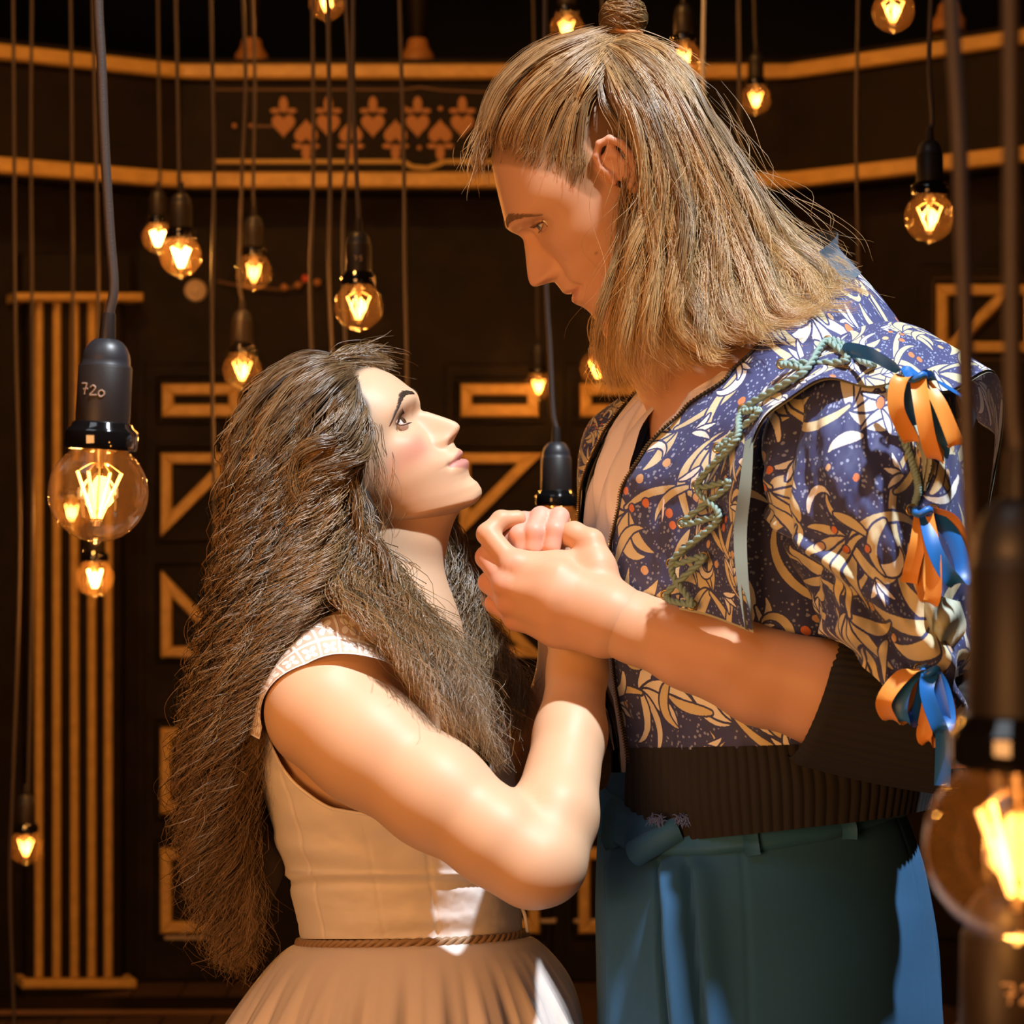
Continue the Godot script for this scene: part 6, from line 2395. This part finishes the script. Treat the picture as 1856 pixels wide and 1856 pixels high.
func bows(jacket: Node3D):
	var orange := mat(lin(0.74, 0.30, 0.05), 0.45)
	orange.rim_enabled = true
	orange.rim = 0.4
	var blue := mat(lin(0.012, 0.13, 0.46), 0.42)
	blue.rim_enabled = true
	blue.rim = 0.4
	var w := 0.0135
	var z := 0.335
	# each bow: knot at (x, y); loops and tails as ribbons
	var sets := [
		[[1662, 684], [
			[orange, [[1662, 684, z], [1630, 690, z + 0.01], [1624, 740, z + 0.012], [1648, 790, z + 0.004], [1652, 800, z]], 0.0],
			[orange, [[1664, 688, z + 0.004], [1672, 740, z + 0.02], [1684, 800, z + 0.02], [1698, 832, z + 0.012], [1700, 800, z], [1682, 740, z], [1668, 690, z]], 0.3],
			[orange, [[1668, 686, z], [1700, 730, z + 0.012], [1726, 790, z + 0.012], [1732, 805, z + 0.006], [1708, 770, z - 0.006], [1672, 696, z - 0.004]], -0.3],
			[blue, [[1662, 686, z - 0.002], [1652, 730, z], [1662, 770, z - 0.004]], 0.5],
			[blue, [[1664, 686, z + 0.002], [1684, 740, z + 0.004], [1708, 800, z + 0.002], [1706, 826, z - 0.006]], 0.4],
			[blue, [[1664, 680, z], [1620, 662, z], [1578, 640, 0.29], [1540, 634, 0.27], [1530, 646, 0.262]], 1.2],
			[blue, [[1668, 682, z], [1700, 690, z], [1742, 715, z - 0.02], [1762, 745, z - 0.03], [1756, 780, z - 0.04]], 0.9],
		]],
		[[1672, 928], [
			[orange, [[1672, 926, z], [1664, 980, z + 0.008], [1652, 1030, z + 0.004], [1648, 1056, z]], 0.0],
			[orange, [[1676, 928, z], [1690, 1000, z + 0.014], [1692, 1070, z + 0.014], [1684, 1092, z + 0.01], [1674, 1060, z], [1676, 1000, z - 0.004], [1674, 934, z]], 0.2],
			[blue, [[1676, 930, z], [1690, 990, z + 0.016], [1716, 1040, z + 0.016], [1740, 1056, z + 0.01], [1746, 1030, z], [1726, 970, z - 0.004], [1690, 934, z - 0.004]], -0.2],
			[orange, [[1684, 926, z - 0.004], [1724, 940, z - 0.006], [1744, 980, z - 0.012], [1748, 1020, z - 0.016]], 0.5],
		]],
		[[1686, 1216], [
			[orange, [[1684, 1214, 0.31], [1640, 1224, 0.32], [1606, 1262, 0.325], [1604, 1286, 0.32], [1622, 1304, 0.312], [1656, 1280, 0.302], [1668, 1230, 0.304]], 0.2],
			[blue, [[1684, 1214, 0.306], [1646, 1236, 0.312], [1632, 1280, 0.316], [1640, 1306, 0.314], [1662, 1296, 0.306], [1676, 1240, 0.304]], 0.4],
			[blue, [[1686, 1216, 0.314], [1678, 1250, 0.326], [1692, 1296, 0.326], [1706, 1322, 0.322], [1718, 1300, 0.314], [1708, 1250, 0.31], [1690, 1220, 0.312]], -0.3],
			[orange, [[1690, 1218, 0.306], [1684, 1280, 0.308], [1676, 1336, 0.304], [1700, 1340, 0.302]], 0.1],
			[blue, [[1690, 1222, 0.310], [1708, 1300, 0.312], [1710, 1360, 0.308], [1708, 1424, 0.304]], 0.1],
			[orange, [[1694, 1220, 0.306], [1718, 1280, 0.304], [1730, 1340, 0.3], [1738, 1392, 0.296]], 0.2],
		]],
	]
	for s in sets:
		var bow := Node3D.new()
		bow.name = "ribbon_bow"
		jacket.add_child(bow, true)
		for r in s[1]:
			var b := MB.new()
			ribbon(b, r[1], w, r[2], r[2] + 0.25)
			build(b, "ribbon", r[0], bow, "orange satin ribbon" if r[0] == orange else "blue satin ribbon")
		var k := MB.new()
		var c: Array = s[0]
		var kz: float = s[1][0][1][0][2]
		var kp := []
		for e in 13:
			var a := TAU * e / 12.0
			kp.append(W(c[0], c[1], kz + 0.004) + Vector3(cos(a) * 0.006, 0.002 * sin(a * 2.0), sin(a) * 0.006))
		k.tube(smooth_path(kp, 26), same(0.0032, 26), 8)
		build(k, "knot", blue, bow)
		for e in [-1.0, 1.0]:
			eyelet(jacket, W(c[0] + e * 20, c[1] - 4, kz - 0.012), Vector3(0, 0.1, 1).normalized())

func man_shirt(t: Node3D, inv: Transform3D):
	var m := mat(lin(0.80, 0.72, 0.72), 0.6)
	m.rim_enabled = true
	m.rim = 0.3
	var noise := FastNoiseLite.new()
	noise.seed = 8
	var fold := func(psi, y):
		return 0.006 * sin(psi * 0.35 + y * 0.009) + 0.004 * sin(psi * 0.8 - y * 0.014)
	var b := MB.new()
	trunk_sheet(b, 640, 1420, [[600, -75]], [[640, -6], [720, 2], [820, 5], [900, 7], [960, 8], [1400, 8]], 50, 60, -0.012, Vector2.ONE, fold)
	trunk_sheet(b, 640, 1420, [[640, 30], [720, 17], [820, 12], [900, 9], [960, 8], [1400, 8]], [[600, 80]], 50, 60, -0.012, Vector2.ONE, fold)
	moved(b.mesh(m), "shirt", t, inv, "pale pink open-necked shirt")

func man_trousers(t: Node3D, inv: Transform3D):
	var m := mat(lin(0.020, 0.115, 0.27), 0.75)
	m.rim_enabled = true
	m.rim = 0.35
	m.rim_tint = 0.6
	m.heightmap_enabled = true
	m.heightmap_texture = noise_tex(512, 0.3, 51, [], true, FastNoiseLite.TYPE_SIMPLEX_SMOOTH, 2)
	m.heightmap_scale = 0.03
	m.uv1_scale = Vector3(7, 7, 7)
	var tr := Node3D.new()
	tr.name = "trousers"
	tr.transform = inv
	t.add_child(tr)
	tag(tr, "high-waisted blue wool trousers with front pleats")
	var sec := [  # y, left, right, half z
		[1392.0, 1110, 1612, 0.122], [1440.0, 1096, 1626, 0.130], [1500.0, 1084, 1652, 0.150], [1580.0, 1080, 1678, 0.168], [1660.0, 1078, 1692, 0.178], [1760.0, 1076, 1702, 0.182], [1860.0, 1076, 1708, 0.184], [2050.0, 1090, 1706, 0.182]]
	var c := []
	for k in range(1, 4):
		c.append(sec.map(func(s): return [s[0], s[k]]))
	var at := func(y, psi, out):
		# psi as on the jacket
		var xl := table(c[0], y)
		var xr := table(c[1], y)
		var hz: float = table(c[2], y) + out
		var a := deg_to_rad(psi)
		var turn := deg_to_rad(12.0)
		var hx: float = (xr - xl) / 2.0 + out * 1800.0
		var low := smoothstep(1480.0, 1640.0, y)
		var sn := signf(sin(a)) * pow(absf(sin(a)), lerpf(1.9 if cos(a) > 0.0 else 1.0, 1.0, low))
		return Vector3((xl + xr) / 2.0 - hx * cos(a), y, hz * sn + 0.02 * cos(a) * low)
	var pleat := func(psi, y):
		var d := 0.0
		for q in [[52.0, 0.017], [64.0, 0.013], [-40.0, 0.012], [22.0, 0.008]]:
			var x: float = psi - q[0] - (y - 1560.0) * 0.012
			d += q[1] * (gauss((x - 4.0) / 5.0) - 1.2 * gauss(x / 1.6)) * smoothstep(1545.0, 1580.0, y)
		d += 0.003 * sin(psi * 0.08 + y * 0.006) * smoothstep(1600, 1750, y)
		# side seam
		d -= 0.0016 * gauss((psi - 84.0) / 0.8) + 0.0016 * gauss((psi - 158.0) / 0.7)
		return d
	var rows := 90
	var cols := 300
	var pts := PackedVector3Array()
	var uvs := PackedVector2Array()
	for i in rows:
		var y := lerpf(1400.0, 2050.0, float(i) / (rows - 1))
		for j in cols:
			var psi := 360.0 * j / cols
			if psi > 180.0:
				psi -= 360.0
			var q: Vector3 = at.call(y, psi, pleat.call(psi, y))
			pts.append(W(q.x, q.y, q.z))
			uvs.append(Vector2(psi / 90.0, y / 450.0))
	var b := MB.new()
	b.grid(pts, rows, cols, true, null, uvs)
	build(b, "trunk", m, tr)
	# legs to the floor, below the frame
	for s in [1.0, -1.0]:
		var lb := MB.new()
		var top := W(1392, 2030, 0.09 * s)
		lb.tube(smooth_path([top, Vector3(top.x + 0.01, 0.45, top.z), Vector3(top.x, 0.06, top.z)], 20), PackedFloat32Array(range(20).map(func(k): return 0.105 - 0.002 * k)), 28)
		build(lb, "leg", m, tr)
		var sh := Blob.new()
		sh.bone(Vector3(top.x + 0.06, 0.045, top.z), Vector3(top.x - 0.16, 0.035, top.z), 0.045, 0.035, 0.02)
		var shm := MB.new()
		sh.mesh_into(shm, 0.012)
		moved(shm.mesh(mat(lin(0.02, 0.015, 0.012), 0.4)), "shoe", t, inv)
	# waistband, loops and front tab
	var line := [[-180, 1428], [-90, 1440], [-20, 1452], [0, 1458], [20, 1470], [45, 1500], [70, 1500], [90, 1492], [110, 1478], [135, 1452], [160, 1432], [180, 1425]]
	pts = PackedVector3Array()
	for i in 12:
		var u := i / 11.0
		for j in 160:
			var psi := -180.0 + 360.0 * j / 160.0
			var y := table(line, psi) + lerpf(-30.0, 50.0, u)
			var out := 0.006 + 0.0022 * (1.0 - pow(absf(u * 2.0 - 1.0), 4.0))
			if i == 0 or i == 11:
				out = 0.001
			var q: Vector3 = at.call(y, psi, out)
			pts.append(W(q.x, q.y, q.z))
	var wb := MB.new()
	wb.grid(pts, 12, 160, true)
	build(wb, "waistband", m, tr)
	for psi in [88.0, 124.0, 30.0]:
		var y := table(line, psi)
		var lp := MB.new()
		var path := []
		for k in 6:
			var yy := y + lerpf(-26.0, 58.0, k / 5.0)
			var q: Vector3 = at.call(yy, psi, 0.012 if k > 0 and k < 5 else 0.007)
			path.append([q.x, q.y, q.z])
		ribbon(lp, path, 0.014)
		build(lp, "belt_loop", m, tr)
	var tab := MB.new()
	tab.tube(smooth_path([W(1150, 1548, 0.115), W(1180, 1530, 0.125), W(1212, 1512, 0.130), W(1230, 1504, 0.130)], 14), same(0.0125, 14), 14)
	build(tab, "waist_tab", m, tr, "rolled end of the waistband")
	# frayed edge of the hem above it
	var fray := MB.new()
	var r := RandomNumberGenerator.new()
	r.seed = 9
	for k in 220:
		var x := 1165.0 + 95.0 * (0.25 * r.randf() + 0.5 * float(k % 2) + 0.12)
		var p0 := W(x, 1486 + r.randf_range(-6, 8), 0.128 + (x - 1165) * 0.0002)
		var p1 := p0 + Vector3(r.randfn() * 0.0022, r.randfn() * 0.0022, 0.002)
		fray.tube(PackedVector3Array([p0, (p0 + p1) / 2 + Vector3(0, 0.002, 0.002), p1]), PackedFloat32Array([0.0005, 0.0005, 0.0003]), 4, null, false)
	build(fray, "frayed_threads", mat(lin(0.12, 0.18, 0.45), 0.8), tr, "frayed pale blue threads")

func build_people():
	make_woman()
	make_man()
